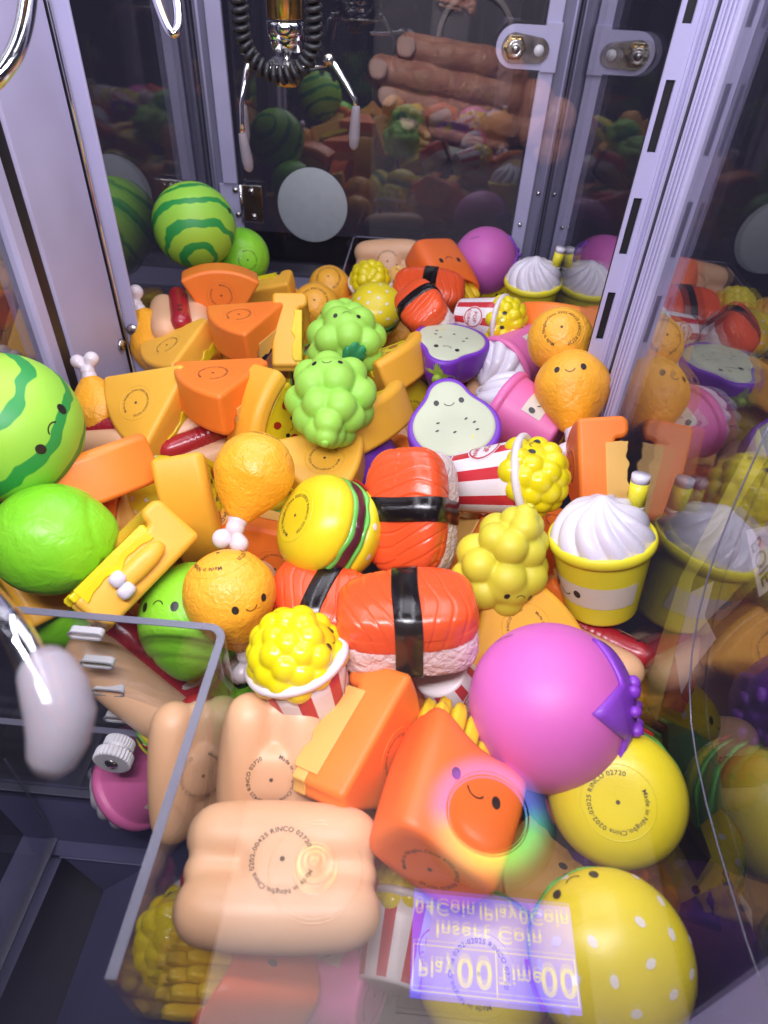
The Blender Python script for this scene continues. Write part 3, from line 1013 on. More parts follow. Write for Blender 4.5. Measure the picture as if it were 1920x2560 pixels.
def k_cake():
    t = root('cake_slice_toy')
    rad, half = 0.078, R(31)
    me, ax = slice_mesh('crust', rad, half, -0.0170, 0.0080, 0.0175, 0.0150, 'cake_orange'); wn(obj('crust', me, t)); b = bvh(me)
    fl, _ = slice_mesh('filling', rad - 0.0170, half * 0.97, 0.0060, 0.0142, 0.0142, 0.012, 'cake_filling', 0.0012, 0.008)
    o = wn(obj('filling', fl, t)); o.location = (-rad * 0.60 + (rad - 0.0170) * 0.60, 0, 0)
    for s in (-1, 1):
        wavy_strip(ax, half, rad, s, 0.17, 0.775, 0.0010, 0.0156, 0.0008, 'filling_edge', 'cake_filling', t, seed=s)
    face(t, bvh(fl), (-0.008, 0, 0.05), (0, 0, 1), (1, 0, 0), gap=0.0075, er=0.0024, mw=0.0034)
    for q in [x for x in t.children if x.name.split('.')[0] in ('eye', 'mouth')]: q.location = o.location
    stamp(t, b, (0.006, 0, -.05), (0, 0, -1), (1, 0, 0), rad=0.0100, h=0.0023, ink='stamp_dim', start=100, body='cake_orange')
    return t

def k_pizza(bone=False):
    t = root('pizza_slice_toy')
    rad, half = 0.080, R(31)
    me, ax = slice_mesh('crust', rad, half, -0.0170, 0.0080, 0.0165, 0.0150, 'pizza_amber', 0.0036); wn(obj('crust', me, t)); b = bvh(me)
    ch, _ = slice_mesh('cheese', rad - 0.0168, half * 0.97, 0.0060, 0.0112, 0.0112, 0.012, 'cheese', 0.0014, 0.008)
    off = Vector((-rad * 0.60 + (rad - 0.0168) * 0.60, 0, 0))
    o = wn(obj('cheese', ch, t)); o.location = off; bc = bvh(ch)
    for s in (-1, 1):
        wavy_strip(ax, half, rad, s, 0.16, 0.77, 0.0116, 0.0030, 0.0013, 'melted_cheese', 'cheese', t, th=0.0011, waves=2.2, seed=s * 2)
    n0 = len(t.children)
    for (x, y, r, a) in [(0.010, 0.018, 0.0050, .3), (0.012, -0.017, 0.0052, 1.0), (-0.004, 0.008, 0.0042, .2), (-0.006, -0.009, 0.0044, 2.0), (0.016, 0.001, 0.0038, 0.), (-0.022, 0.001, 0.0034, .5)]:
        p, q = disc2(x, y, r, r * 0.78, a, 18)
        d_ = decal('pepperoni', t, bc, (0, 0, .05), (0, 0, 1), (0, 1, 0), p, q, 'pepperoni', 0.0004)
        if d_: d_.location = off
    face(t, bc, (0.003, 0, 0.05), (0, 0, 1), (1, 0, 0), gap=0.0070, er=0.0020, mw=0.003)
    for q in [x for x in t.children if x.name.split('.')[0] in ('eye', 'mouth')]: q.location = off
    stamp(t, b, (0.006, 0, -.05), (0, 0, -1), (1, 0, 0), rad=0.0100, h=0.0023, ink='stamp_dim', start=100, body='pizza_amber')
    if bone:
        # a little drumstick-like finger moulded on one straight side
        d = Vector((math.cos(half), -math.sin(half), 0)); n = Vector((-math.sin(half), -math.cos(half), 0))
        c0 = Vector((ax, 0, -0.004)) + d * (rad * 0.52) + n * 0.0012
        rot = -half
        f_ = star('moulded_finger', superell(0.0170, 0.0052, 0.0060, 2.6), 'pizza_amber', 40, 28)
        o = obj('moulded_finger', f_, t, c0 + d * 0.004); o.rotation_euler = (0, 0, rot)
        for dx, dz, sx in ((-0.0135, 0.0036, .0046), (-0.0150, -0.0040, .0050)):
            c_ = star('cream_blob', superell(sx, 0.0052, 0.0042, 2.8), 'cream', 28, 20)
            o = obj('cream_blob', c_, t, c0 + d * (0.004 + dx) + n * 0.0022 + Vector((0, 0, dz))); o.rotation_euler = (0, 0, rot)
    return t

def k_fries():
    t = root('french_fries_toy')
    # tapered carton with a rounded belly; front is -y
    rows = []
    v, f = [], []
    N = 64
    zs = [(-0.034, 0.62, 0.0), (-0.0345, 0.80, 0), (-0.0335, 0.88, 0), (-0.031, 0.92, 0), (-0.022, 0.96, 0.03), (-0.010, 1.00, 0.05), (0.004, 1.03, 0.04), (0.014, 1.03, 0.02), (0.0195, 0.99, 0), (0.0212, 0.95, 0), (0.0205, 0.90, 0), (0.016, 0.86, 0)]
    for z, s, bl in zs:
        for k in range(N):
            a = 2 * math.pi * k / N
            c_, s_ = math.cos(a), math.sin(a)
            p = 5.0
            r = (abs(c_ / 0.0270) ** p + abs(s_ / 0.0190) ** p) ** (-1 / p)
            x, y = r * c_ * s, r * s_ * s - bl * 0.02 * max(0, -s_)
            zz = z
            if z > 0.012: zz = z + 0.0085 * (abs(x) / 0.027) ** 2 * 1.0 - 0.004 * (1 if y < 0 else -0.8) * (1 - (abs(x) / 0.03) ** 2)
            v.append((x, y, zz))
    for i in range(len(zs) - 1):
        for k in range(N): f.append((i * N + k, i * N + (k + 1) % N, (i + 1) * N + (k + 1) % N, (i + 1) * N + k))
    f.append(tuple(range(N - 1, -1, -1))); f.append(tuple((len(zs) - 1) * N + k for k in range(N)))
    me = mesh('carton', v, f, 'carton'); obj('carton', me, t); b = bvh(me)
    face(t, b, (0.0, -.05, -0.004), (0, -1, 0), gap=0.0105, er=0.0026, mw=0.0042, drop=0.002)
    stamp(t, b, (0, 0, -.06), (0, 0, -1), (0, 1, 0), rad=0.0105, h=0.0025, start=60)
    rs = np.random.RandomState(7)
    for j, y in enumerate((-0.009, -0.001, 0.008)):
        for i in range(6):
            x = -0.0185 + 0.0074 * i + (0.0035 if j % 2 else 0)
            if abs(x) > 0.021: continue
            top = 0.038 + 0.005 * j + rs.rand() * 0.007 - abs(x) * 0.25
            w = 0.0033
            lean = x * 0.20
            me2 = star('fry', superell(w * 1.08, w, (top - 0.008) / 2, 5.0), 'fry_yellow', 20, 20)
            o = obj('fry', me2, t, (x + lean * .6, y, (top + 0.008) / 2)); o.rotation_euler = (R(rs.randn() * 3), math.atan(lean / 0.02) * 0.55, R(rs.randn() * 8))
    return t

PROTO = {
    'melon': k_melon, 'lime': k_lime, 'drum': k_drum, 'grape': k_grape, 'grapey': lambda: k_grape('grape_yellow'),
    'egg': k_egg, 'orchid': k_orchid, 'shake': k_shake, 'shakep': lambda: k_shake('cup_pink'), 'pop': k_pop,
    'burger': k_burger, 'sushi': k_sushi, 'dog': k_dog, 'cake': k_cake, 'pizza': k_pizza, 'pizzab': lambda: k_pizza(True), 'fries': k_fries,
}
MADE = {}
def copy_tree(o, parent=None):
    c_ = o.copy()
    COL.objects.link(c_)
    if parent is not None: c_.parent = parent
    for ch in [x for x in KIDS.get(o.name, [])]: copy_tree(ch, c_)
    return c_
KIDS = {}
def remember(o):
    KIDS[o.name] = list(o.children)
    for ch in o.children: remember(ch)

GROUPS = {'melon': 'watermelon toys in the heap', 'lime': 'lime toys in the heap', 'drum': 'drumstick toys in the heap', 'grape': 'grape bunch toys in the heap', 'grapey': 'grape bunch toys in the heap', 'egg': 'halved eggplant toys', 'orchid': 'purple fruit toys', 'shake': 'milkshake cup toys', 'shakep': 'milkshake cup toys', 'pop': 'popcorn bucket toys', 'burger': 'burger toys in the heap', 'sushi': 'salmon sushi toys', 'dog': 'hot dog toys in the heap', 'cake': 'orange cake slice toys', 'pizza': 'pizza slice toys', 'pizzab': 'pizza slice toys', 'fries': 'french fries toys'}
CATS = {'melon': 'watermelon toy', 'lime': 'lime toy', 'drum': 'drumstick toy', 'grape': 'grape toy', 'grapey': 'grape toy', 'egg': 'eggplant toy', 'orchid': 'fruit toy', 'shake': 'milkshake toy', 'shakep': 'milkshake toy', 'pop': 'popcorn toy', 'burger': 'burger toy', 'sushi': 'sushi toy', 'dog': 'hot dog toy', 'cake': 'cake toy', 'pizza': 'pizza toy', 'pizzab': 'pizza toy', 'fries': 'fries toy'}

# kind, position, orientation (quaternion), scale, label
PLACED = [
 ('melon', (-0.1828, 0.7431, 0.1370), (0.5727, -0.4230, 0.1761, 0.6798), 1.011, 'watermelon toy standing highest by the back left post'),
 ('melon', (-0.1753, 0.3247, 0.1550), (0.2465, -0.5931, 0.7648, 0.0511), 1.028, 'big watermelon toy cut off by the left edge of the photo'),
 ('lime', (-0.1485, 0.7973, 0.0850), (-0.1190, -0.2228, 0.7568, 0.6028), 0.988, 'lime toy half hidden behind the back watermelon'),
 ('lime', (-0.1377, 0.2772, 0.1100), (0.0145, 0.6300, 0.2623, 0.7308), 1.005, 'bright green lime toy under the big left watermelon'),
 ('lime', (-0.0490, 0.2549, 0.0750), (0.1143, 0.1690, 0.8425, -0.4986), 0.981, 'green lime toy with a face behind the orange drumstick and chute corner'),
 ('drum', (-0.0211, 0.3211, 0.1400), (0.1145, 0.0463, 0.4640, 0.8772), 0.930, 'orange drumstick toy with white bone pointing down, above the burger'),
 ('drum', (-0.0215, 0.2476, 0.1080), (0.8994, -0.2225, -0.0481, 0.3732), 0.984, 'smiling orange drumstick toy beside the chute corner'),
 ('drum', (0.1954, 0.4673, 0.1310), (0.8519, -0.5025, -0.0887, -0.1176), 1.091, 'smiling tan drumstick toy leaning on the slotted right post'),
 ('drum', (0.1895, 0.5185, 0.1450), (0.9325, 0.3482, -0.0879, -0.0373), 1.008, 'drumstick toy with printed ring behind the smiling one at the right post'),
 ('drum', (-0.1813, 0.4466, 0.0850), (0.2664, 0.9501, 0.1001, 0.1279), 0.903, 'drumstick toy with bone pointing up beside the big left watermelon'),
 ('drum', (-0.1925, 0.6136, 0.0600), (0.2013, 0.9404, 0.0907, 0.2585), 1.117, 'drumstick toy half hidden behind the wide left post'),
 ('drum', (-0.0432, 0.8072, 0.0500), (0.9467, 0.3152, -0.0063, 0.0652), 1.005, 'farther of two drumstick toys with printed rings near the back ledge'),
 ('drum', (-0.0479, 0.7268, 0.0600), (0.9119, 0.4048, 0.0099, 0.0664), 1.046, 'nearer of two drumstick toys with printed rings, left of the green grapes'),
 ('grape', (0.0086, 0.5486, 0.1180), (0.0371, -0.0551, 0.7720, -0.6321), 1.036, 'green grape bunch toy with a dark leaf'),
 ('grape', (0.0128, 0.4196, 0.1300), (0.7426, -0.6676, -0.0486, -0.0219), 0.998, 'smiling green grape bunch toy in the middle, without leaf showing'),
 ('grapey', (0.1370, 0.2943, 0.1080), (-0.1547, -0.1781, 0.9655, -0.1105), 0.882, 'yellow grape bunch toy left of the yellow milkshake cup'),
 ('egg', (0.1018, 0.5673, 0.1050), (0.0901, -0.0719, -0.6978, 0.7069), 1.030, 'farther eggplant half lying face up with green calyx toward us'),
 ('egg', (0.1022, 0.4177, 0.1250), (0.8034, -0.5861, -0.1038, 0.0180), 0.982, 'nearer smiling eggplant half behind the striped popcorn bucket'),
 ('orchid', (0.1512, 0.8820, 0.0680), (0.6584, -0.4072, 0.5573, -0.3003), 0.983, 'pink purple fruit toy in the back right corner'),
 ('orchid', (0.1568, 0.2005, 0.0980), (-0.4488, 0.4261, -0.3901, 0.6818), 0.977, 'big pink purple fruit toy in front with violet calyx on its right'),
 ('shake', (0.1991, 0.3022, 0.1000), (0.8539, -0.0362, -0.1343, -0.5016), 1.056, 'yellow milkshake cup toy with cream and straw against the right window'),
 ('shake', (0.1988, 0.7545, 0.0750), (0.8242, 0.0528, -0.0084, -0.5638), 1.077, 'yellow milkshake cup toy at the back right below the purple fruit'),
 ('shakep', (0.1711, 0.5948, 0.0850), (-0.4188, 0.0437, 0.7554, -0.5020), 1.093, 'pink milkshake cup toy lying with its cream toward us'),
 ('shakep', (0.1673, 0.4676, 0.0980), (0.7170, -0.5121, -0.3863, 0.2728), 1.029, 'pink milkshake cup toy lying with its printed base toward the right'),
 ('pop', (0.0290, 0.2024, 0.0980), (0.6605, -0.1747, -0.0208, 0.7299), 1.011, 'upright popcorn bucket toy with yellow popcorn beside the chute corner'),
 ('pop', (0.1377, 0.3617, 0.1180), (-0.4521, 0.3692, -0.4109, 0.7004), 1.086, 'popcorn bucket toy lying on its side between sushi and orange cake slice'),
 ('pop', (0.1391, 0.6311, 0.1050), (0.6809, -0.0212, 0.6497, -0.3375), 0.979, 'popcorn bucket toy lying with its smiling popcorn toward the right post'),
 ('pop', (0.1125, 0.2303, 0.0600), (0.2376, -0.4036, 0.8817, -0.0567), 0.855, 'popcorn bucket toy under the big purple fruit with only its striped side showing'),
 ('pop', (0.0088, 0.7978, 0.0520), (0.1052, 0.0150, -0.1552, 0.9822), 1.009, 'popcorn toy behind the green grapes with only its yellow top showing'),
 ('pop', (-0.0508, 0.2546, 0.0200), (0.9791, 0.0007, -0.1986, -0.0429), 0.905, 'popcorn bucket toy deep behind the chute corner, its white rim showing'),
 ('burger', (0.0263, 0.3056, 0.1120), (-0.0438, 0.8582, 0.2577, 0.4418), 0.930, 'burger toy on its side between the drumsticks and the upright sushi'),
 ('burger', (0.1900, 0.1666, 0.0780), (0.1576, -0.0447, 0.9431, 0.2894), 0.943, 'burger toy upside down with printed ring, at the lower right'),
 ('burger', (0.1752, 0.0974, 0.0720), (-0.2442, -0.0955, -0.1765, 0.9487), 0.941, 'sesame burger toy at the bottom right corner with its bun toward us'),
 ('burger', (0.0229, 0.7085, 0.0700), (-0.4731, -0.0365, -0.2296, 0.8498), 0.829, 'small burger toy behind the green grapes showing lettuce and patty'),
 ('burger', (-0.1088, 0.3728, 0.0700), (0.8941, 0.2761, -0.0473, 0.3494), 0.748, 'sesame burger toy peeking out between yellow slices on the left'),
 ('burger', (-0.0640, 0.2244, 0.0050), (0.4303, 0.1447, 0.0643, 0.8887), 0.678, 'burger toy with a face low behind the clear chute wall'),
 ('burger', (0.1310, 0.1033, 0.0150), (-0.0397, 0.6734, 0.7067, 0.2134), 0.945, 'yellow burger toy at the bottom under the mirrored display'),
 ('sushi', (0.0782, 0.3208, 0.1180), (0.6772, 0.1175, -0.4239, 0.5898), 1.040, 'salmon sushi toy standing lengthwise with rice on its right side'),
 ('sushi', (0.0799, 0.2338, 0.1150), (0.9946, -0.0748, -0.0547, 0.0472), 0.990, 'salmon sushi toy lying crosswise in the middle with white rice in front'),
 ('sushi', (0.0298, 0.2664, 0.0850), (0.9778, 0.1301, -0.0269, -0.1618), 0.880, 'salmon sushi toy half hidden behind the upright popcorn bucket'),
 ('sushi', (0.0800, 0.7580, 0.0700), (0.9814, 0.1891, 0.0039, -0.0324), 1.098, 'back salmon sushi toy lying crosswise with a black belt in its middle'),
 ('sushi', (0.0757, 0.6305, 0.1100), (0.7862, 0.2682, -0.1544, -0.5349), 0.880, 'salmon sushi toy pointing end first toward us behind the eggplant'),
 ('dog', (0.0331, 0.1118, 0.0870), (0.0046, 0.9980, 0.0481, -0.0416), 1.001, 'hot dog bun toy with printed ring lying at the front'),
 ('dog', (0.0172, 0.1646, 0.0720), (-0.3251, 0.6226, 0.6739, 0.2294), 0.895, 'hot dog toy seen from its back behind the printed bun'),
 ('dog', (-0.0290, 0.1780, 0.0400), (-0.4065, 0.5362, 0.7280, 0.1316), 0.892, 'hot dog toy squeezed behind the clear right chute wall'),
 ('dog', (-0.1737, 0.6336, 0.0800), (0.8202, -0.0471, 0.0036, -0.5701), 1.000, 'hot dog toy standing with its red end up beside the wide left post'),
 ('dog', (-0.1751, 0.4288, 0.0750), (0.9956, -0.0271, -0.0892, -0.0127), 0.819, 'hot dog toy between the big left watermelon and an orange slice'),
 ('dog', (-0.0927, 0.4369, 0.0750), (0.9086, 0.3176, -0.0086, 0.2711), 0.868, 'hot dog toy under an orange cake slice with dark red sausage showing'),
 ('dog', (0.0233, 0.8983, 0.0500), (-0.4700, 0.8813, 0.0393, 0.0290), 1.048, 'hot dog bun toy inside the clear guard box at the back'),
 ('dog', (-0.0821, 0.2424, 0.0300), (0.0917, 0.3357, 0.1192, 0.9299), 1.163, 'hot dog toy behind the clear chute wall with a smiling sausage'),
 ('dog', (0.2023, 0.2750, 0.0550), (0.9254, -0.2180, 0.0068, -0.3100), 0.819, 'hot dog toy squeezed behind the big purple fruit by the right window'),
 ('cake', (-0.1390, 0.6693, 0.0920), (0.5494, -0.4650, -0.5810, -0.3798), 1.000, 'orange cake slice toy standing point down below the back watermelon'),
 ('cake', (-0.0885, 0.5777, 0.1030), (0.0366, -0.3457, 0.9375, -0.0155), 1.000, 'farther of two orange cake slices stacked left of the grapes'),
 ('cake', (-0.0753, 0.4440, 0.1180), (0.0062, -0.3572, 0.9324, -0.0541), 1.000, 'nearer of two orange cake slices stacked left of the grapes, icing drip down'),
 ('cake', (-0.1376, 0.3381, 0.1100), (0.8637, -0.1090, -0.2753, -0.4079), 1.000, 'orange cake slice with its crust toward us beside the big left watermelon'),
 ('cake', (-0.0162, 0.3280, 0.0620), (0.5419, -0.7739, 0.2672, 0.1900), 1.000, 'orange cake slice lying flat under the drumstick bone and burger'),
 ('cake', (0.2083, 0.3915, 0.1080), (0.4105, 0.5345, 0.3863, 0.6297), 1.000, 'orange cake slice standing against the right window with a wavy tan edge'),
 ('cake', (0.0628, 0.1769, 0.0780), (-0.4376, 0.7554, 0.2909, -0.3916), 1.000, 'orange cake slice with a tan wavy strip in front of the crosswise sushi'),
 ('cake', (0.0873, 0.2350, 0.0450), (0.5319, -0.8341, 0.1407, 0.0396), 1.000, 'orange cake slice deep in shadow under the crosswise sushi'),
 ('cake', (0.0533, 0.8107, 0.0450), (0.7706, 0.3383, 0.0298, -0.5393), 1.000, 'small looking orange cake slice in front of the clear guard box'),
 ('cake', (0.2126, 0.6433, 0.0950), (-0.4823, 0.2714, 0.2463, 0.7956), 1.000, 'orange cake slice squeezed between popcorn and drumsticks at the right post'),
 ('pizza', (-0.1319, 0.4421, 0.1000), (0.2209, -0.2578, 0.9077, 0.2466), 1.000, 'amber pizza slice standing with printed ring left of the orange slices'),
 ('pizza', (-0.1557, 0.5743, 0.0720), (0.1948, -0.3693, 0.9086, -0.0110), 1.000, 'amber pizza slice lying on edge behind the printed one'),
 ('pizzab', (-0.0868, 0.2637, 0.1080), (0.7212, -0.3338, -0.2422, 0.5566), 1.000, 'amber pizza slice with a moulded finger and white cream, near the chute'),
 ('pizza', (-0.0701, 0.3428, 0.0950), (0.5262, -0.5580, 0.3414, -0.5433), 1.000, 'amber pizza slice behind the drumstick with its crust toward us'),
 ('pizza', (0.0066, 0.3971, 0.0850), (-0.1372, 0.9844, -0.1096, 0.0063), 1.000, 'amber pizza slice lying on edge right of the big drumstick'),
 ('pizza', (-0.0502, 0.5976, 0.0850), (0.4204, 0.5202, 0.4631, 0.5816), 1.000, 'amber pizza slice standing upright left of the grapes'),
 ('pizza', (0.0330, 0.4536, 0.0960), (0.9382, -0.0890, -0.2385, -0.2346), 1.000, 'amber pizza slice with rounded crust under the smiling green grapes'),
 ('pizza', (0.0469, 0.5532, 0.0900), (0.9474, -0.0651, -0.2312, -0.2116), 1.000, 'amber pizza slice with rounded crust between green grapes and eggplants'),
 ('pizza', (0.1482, 0.2713, 0.0700), (-0.3578, 0.8209, 0.4064, 0.1814), 1.000, 'amber pizza slice behind the big purple fruit and yellow grapes'),
 ('pizza', (-0.0350, 0.4363, 0.0980), (-0.1361, 0.4237, -0.4660, 0.7647), 1.000, 'smiling pizza slice with red pepperoni left of the green grapes'),
 ('pizza', (-0.1073, 0.7353, 0.0600), (0.7440, -0.6557, 0.0794, 0.1016), 1.000, 'amber pizza slice peeking out right of the standing orange slice'),
 ('fries', (0.1067, 0.1504, 0.0900), (0.6450, -0.7105, 0.2747, 0.0614), 1.073, 'orange french fries carton toy with a face left of the big purple fruit'),
 ('fries', (0.0952, 0.8029, 0.0750), (0.1014, -0.2943, 0.8093, -0.4981), 1.227, 'orange french fries carton toy tipped over left of the back purple fruit'),
 ('fries', (0.0179, 0.0910, 0.0200), (0.4319, -0.4148, -0.3047, 0.7407), 0.847, 'french fries toy lying low in front seen through the lower window'),
 ('shakep', (0.0558, 0.0976, -0.0050), (-0.3878, 0.7477, 0.3047, -0.4447), 0.919, 'pink milkshake cup toy lying low in front under the printed bun'),
 ('pop', (0.0877, 0.1141, 0.0200), (0.6494, -0.5481, 0.3929, 0.3514), 0.811, 'popcorn bucket toy lying low in front left of the mirrored display'),
 ('dog', (-0.1424, 0.3678, 0.0450), (0.6711, 0.2496, 0.2234, 0.6614), 1.000, 'hot dog toy deep in the heap, between the lime and the yellow slices'),
 ('cake', (-0.1311, 0.3375, 0.0600), (-0.2327, 0.4932, -0.1620, 0.8224), 1.000, 'orange cake slice deep in the heap, between the lime and the moulded finger'),
 ('burger', (-0.0450, 0.3771, 0.0500), (0.1276, 0.1217, 0.9547, -0.2395), 1.000, 'burger toy deep in the heap, under the big drumstick and the orange slice'),
 ('dog', (-0.0178, 0.3284, 0.0400), (0.2227, -0.3327, 0.7079, -0.5819), 1.000, 'hot dog toy deep in the heap, left of the half hidden sushi'),
 ('drum', (-0.0595, 0.3494, 0.0500), (-0.1459, -0.1531, 0.0132, 0.9773), 1.000, 'drumstick toy deep in the heap, under the bone of the big drumstick'),
 ('cake', (0.0573, 0.4521, 0.0450), (0.9308, -0.1005, -0.2665, 0.2292), 1.000, 'orange cake slice deep in the heap, between the burger and the upright sushi'),
 ('dog', (0.0709, 0.5017, 0.0400), (-0.2295, 0.4963, 0.8106, -0.2096), 1.000, 'hot dog toy deep in the heap, behind the upright sushi'),
 ('egg', (0.0298, 0.4293, 0.0600), (0.7588, 0.5981, -0.2426, 0.0868), 1.000, 'eggplant half deep in the heap, above the burger, only a purple edge showing'),
 ('dog', (0.0721, 0.6177, 0.0400), (0.8026, -0.4638, -0.3065, 0.2166), 1.000, 'hot dog toy deep in the heap, between the two eggplant halves'),
 ('burger', (0.0584, 0.5701, 0.0350), (0.5066, -0.3289, -0.7190, -0.3439), 1.000, 'burger toy deep in the heap, left of the nearer eggplant half'),
 ('dog', (0.1277, 0.6167, 0.0400), (-0.4673, 0.0586, -0.1876, 0.8620), 1.000, 'hot dog toy deep in the heap, under the farther eggplant half'),
 ('cake', (0.1191, 0.3587, 0.0500), (0.7582, 0.2868, -0.3153, -0.4934), 1.000, 'orange cake slice deep in the heap, between the upright sushi and yellow grapes'),
 ('dog', (0.1545, 0.4104, 0.0400), (0.6343, -0.0012, -0.3777, 0.6746), 1.000, 'hot dog toy deep in the heap, under the lying popcorn bucket'),
 ('cake', (0.1881, 0.3719, 0.0550), (-0.1458, -0.2022, 0.9670, -0.0531), 1.000, 'orange cake slice deep in the heap, behind the yellow milkshake cup'),
 ('cake', (0.1810, 0.3247, 0.0400), (-0.4124, -0.2605, 0.4376, 0.7554), 1.000, 'orange cake slice deep in the heap, between yellow grapes and yellow milkshake cup'),
 ('burger', (0.0550, 0.2482, 0.0250), (-0.0518, -0.4023, 0.9041, 0.1345), 1.000, 'burger toy deep in the heap, under the crosswise sushi'),
 ('dog', (0.0467, 0.2296, 0.0100), (0.7337, -0.1421, -0.2689, 0.6076), 1.000, 'hot dog toy deep in the heap, under the upright popcorn bucket'),
 ('lime', (0.0017, 0.2343, 0.0000), (0.6566, -0.5309, -0.1794, 0.5048), 1.000, 'lime toy deep in the heap, under the upright popcorn bucket, only green showing'),
 ('cake', (0.0734, 0.2293, 0.0150), (0.6711, 0.2588, 0.1498, -0.6784), 1.000, 'orange cake slice deep in the heap, behind the orange slice with a wavy strip'),
 ('dog', (0.1490, 0.2838, 0.0200), (0.9802, -0.0837, -0.1781, -0.0240), 1.000, 'hot dog toy deep in the heap, behind the big purple fruit'),
 ('pizza', (0.1978, 0.2815, 0.0200), (0.9035, -0.1098, -0.3228, 0.2595), 1.000, 'pizza slice toy deep in the heap, under the big purple fruit by the right window'),
 ('burger', (0.2512, 0.2541, 0.0100), (0.8769, -0.2621, 0.3041, 0.2644), 1.000, 'burger toy deep in the heap, right of the big purple fruit'),
 ('dog', (0.2701, 0.2320, 0.0000), (0.9023, 0.4258, -0.0172, 0.0659), 1.000, 'hot dog toy deep in the heap, by the right window beside the upside down burger'),
 ('fries', (0.0841, 0.1473, 0.0000), (0.6208, -0.4840, -0.2258, 0.5739), 1.000, 'french fries toy deep in the heap, under the front fries carton'),
 ('cake', (0.1588, 0.1554, -0.0100), (0.1342, 0.0388, 0.1106, 0.9840), 1.000, 'orange cake slice deep in the heap, under the upside down burger'),
 ('orchid', (0.1820, 0.1404, -0.0400), (0.8789, -0.3641, 0.2998, -0.0717), 1.000, 'purple fruit toy deep in the heap, beneath the bottom right sesame burger'),
 ('burger', (0.2582, 0.1815, -0.0200), (0.9529, -0.1462, -0.1924, 0.1832), 1.000, 'burger toy deep in the heap, right of the upside down burger'),
 ('dog', (0.0448, 0.1274, -0.0300), (0.6639, 0.4165, 0.1062, 0.6120), 1.000, 'hot dog toy deep in the heap, beneath the printed bun in front'),
 ('pop', (-0.0135, 0.1168, -0.0200), (0.0294, -0.3636, -0.2307, 0.9021), 1.000, 'popcorn bucket toy deep in the heap, by the clear right chute wall in front'),
 ('drum', (-0.1526, 0.6204, 0.0300), (-0.1066, 0.5655, 0.8175, -0.0226), 1.000, 'drumstick toy deep in the heap, behind the printed amber slice'),
 ('cake', (-0.1057, 0.5029, 0.0350), (0.5029, -0.2860, -0.6162, 0.5344), 1.000, 'orange cake slice deep in the heap, under the nearer stacked orange slice'),
 ('pizza', (-0.1173, 0.6419, 0.0350), (0.4658, 0.6579, -0.3741, -0.4585), 1.000, 'pizza slice toy deep in the heap, between the two stacked orange slices'),
 ('dog', (-0.0696, 0.6041, 0.0300), (-0.3980, -0.4807, 0.4962, 0.6035), 1.000, 'hot dog toy deep in the heap, above the smiling pizza slice'),
 ('burger', (-0.0268, 0.6122, 0.0400), (0.5619, 0.6181, 0.0789, 0.5441), 1.000, 'burger toy deep in the heap, between the two green grape bunches'),
 ('cake', (-0.0810, 0.7756, 0.0200), (0.8259, 0.0902, 0.1621, -0.5325), 1.000, 'orange cake slice deep in the heap, above the upright amber slice'),
 ('cake', (0.0894, 0.7456, 0.0300), (0.7777, 0.3508, -0.4891, -0.1810), 1.000, 'orange cake slice deep in the heap, behind the farther eggplant half'),
 ('drum', (0.0534, 0.7538, 0.0200), (-0.1484, -0.3722, 0.9070, -0.1297), 1.000, 'drumstick toy deep in the heap, left of the end-on sushi'),
 ('pizza', (0.1757, 0.8665, 0.0300), (0.5190, 0.4833, 0.5333, -0.4611), 1.000, 'pizza slice toy deep in the heap, below the back purple fruit'),
 ('dog', (0.1621, 0.5858, 0.0400), (-0.0529, -0.0714, 0.8701, -0.4848), 1.000, 'hot dog toy deep in the heap, between the pink cups'),
 ('drum', (0.2297, 0.5241, 0.0500), (0.8312, -0.3724, 0.4055, 0.0772), 1.000, 'drumstick toy deep in the heap, under the smiling tan drumstick'),
 ('cake', (0.2135, 0.6210, 0.0450), (0.0662, 0.8926, -0.3422, -0.2861), 1.000, 'orange cake slice deep in the heap, behind the smiling tan drumstick'),
 ('lime', (-0.1608, 0.2984, 0.0200), (0.5805, -0.2614, 0.2973, -0.7115), 1.000, 'lime toy deep in the heap, behind the chute wall under the big lime'),
 ('dog', (-0.1410, 0.3035, -0.0100), (0.7207, 0.6083, -0.2986, 0.1465), 1.000, 'hot dog toy deep in the heap, behind the chute wall on the left'),
 ('pizza', (-0.1836, 0.2956, 0.0400), (0.7027, 0.3796, -0.5642, 0.2092), 1.000, 'pizza slice toy deep in the heap, under the big lime at the left edge'),
 ('cake', (-0.0991, 0.3377, 0.0200), (0.3992, 0.6442, 0.2047, 0.6195), 1.000, 'orange cake slice deep in the heap, behind the slice with a moulded finger'),
 ('shakep', (-0.0840, 0.2152, -0.0450), (-0.4127, -0.2871, 0.8642, -0.0178), 1.000, 'pink milkshake cup toy deep in the heap, low behind the white knob of the chute'),
 ('sushi', (-0.0160, 0.2699, 0.0300), (-0.1912, 0.5480, 0.1429, 0.8017), 1.000, 'salmon sushi toy deep in the heap, between drumstick and upright popcorn bucket'),
 ('cake', (-0.2572, 0.7544, 0.0100), (0.6178, 0.1710, 0.3204, -0.6975), 1.000, 'orange cake slice deep in the heap, behind the half hidden drumstick at the post'),
 ('pizza', (-0.1855, 0.7371, 0.0300), (0.5919, 0.7390, 0.0205, -0.3212), 1.000, 'pizza slice toy deep in the heap, under the standing orange slice'),
 ('dog', (-0.2282, 0.6240, 0.0100), (0.0309, 0.3680, 0.1652, 0.9145), 1.000, 'hot dog toy deep in the heap, beside the wide left post'),
 ('burger', (-0.2761, 0.5628, 0.0200), (0.5298, -0.6882, -0.0660, -0.4912), 1.000, 'burger toy deep in the heap, behind the big left watermelon'),
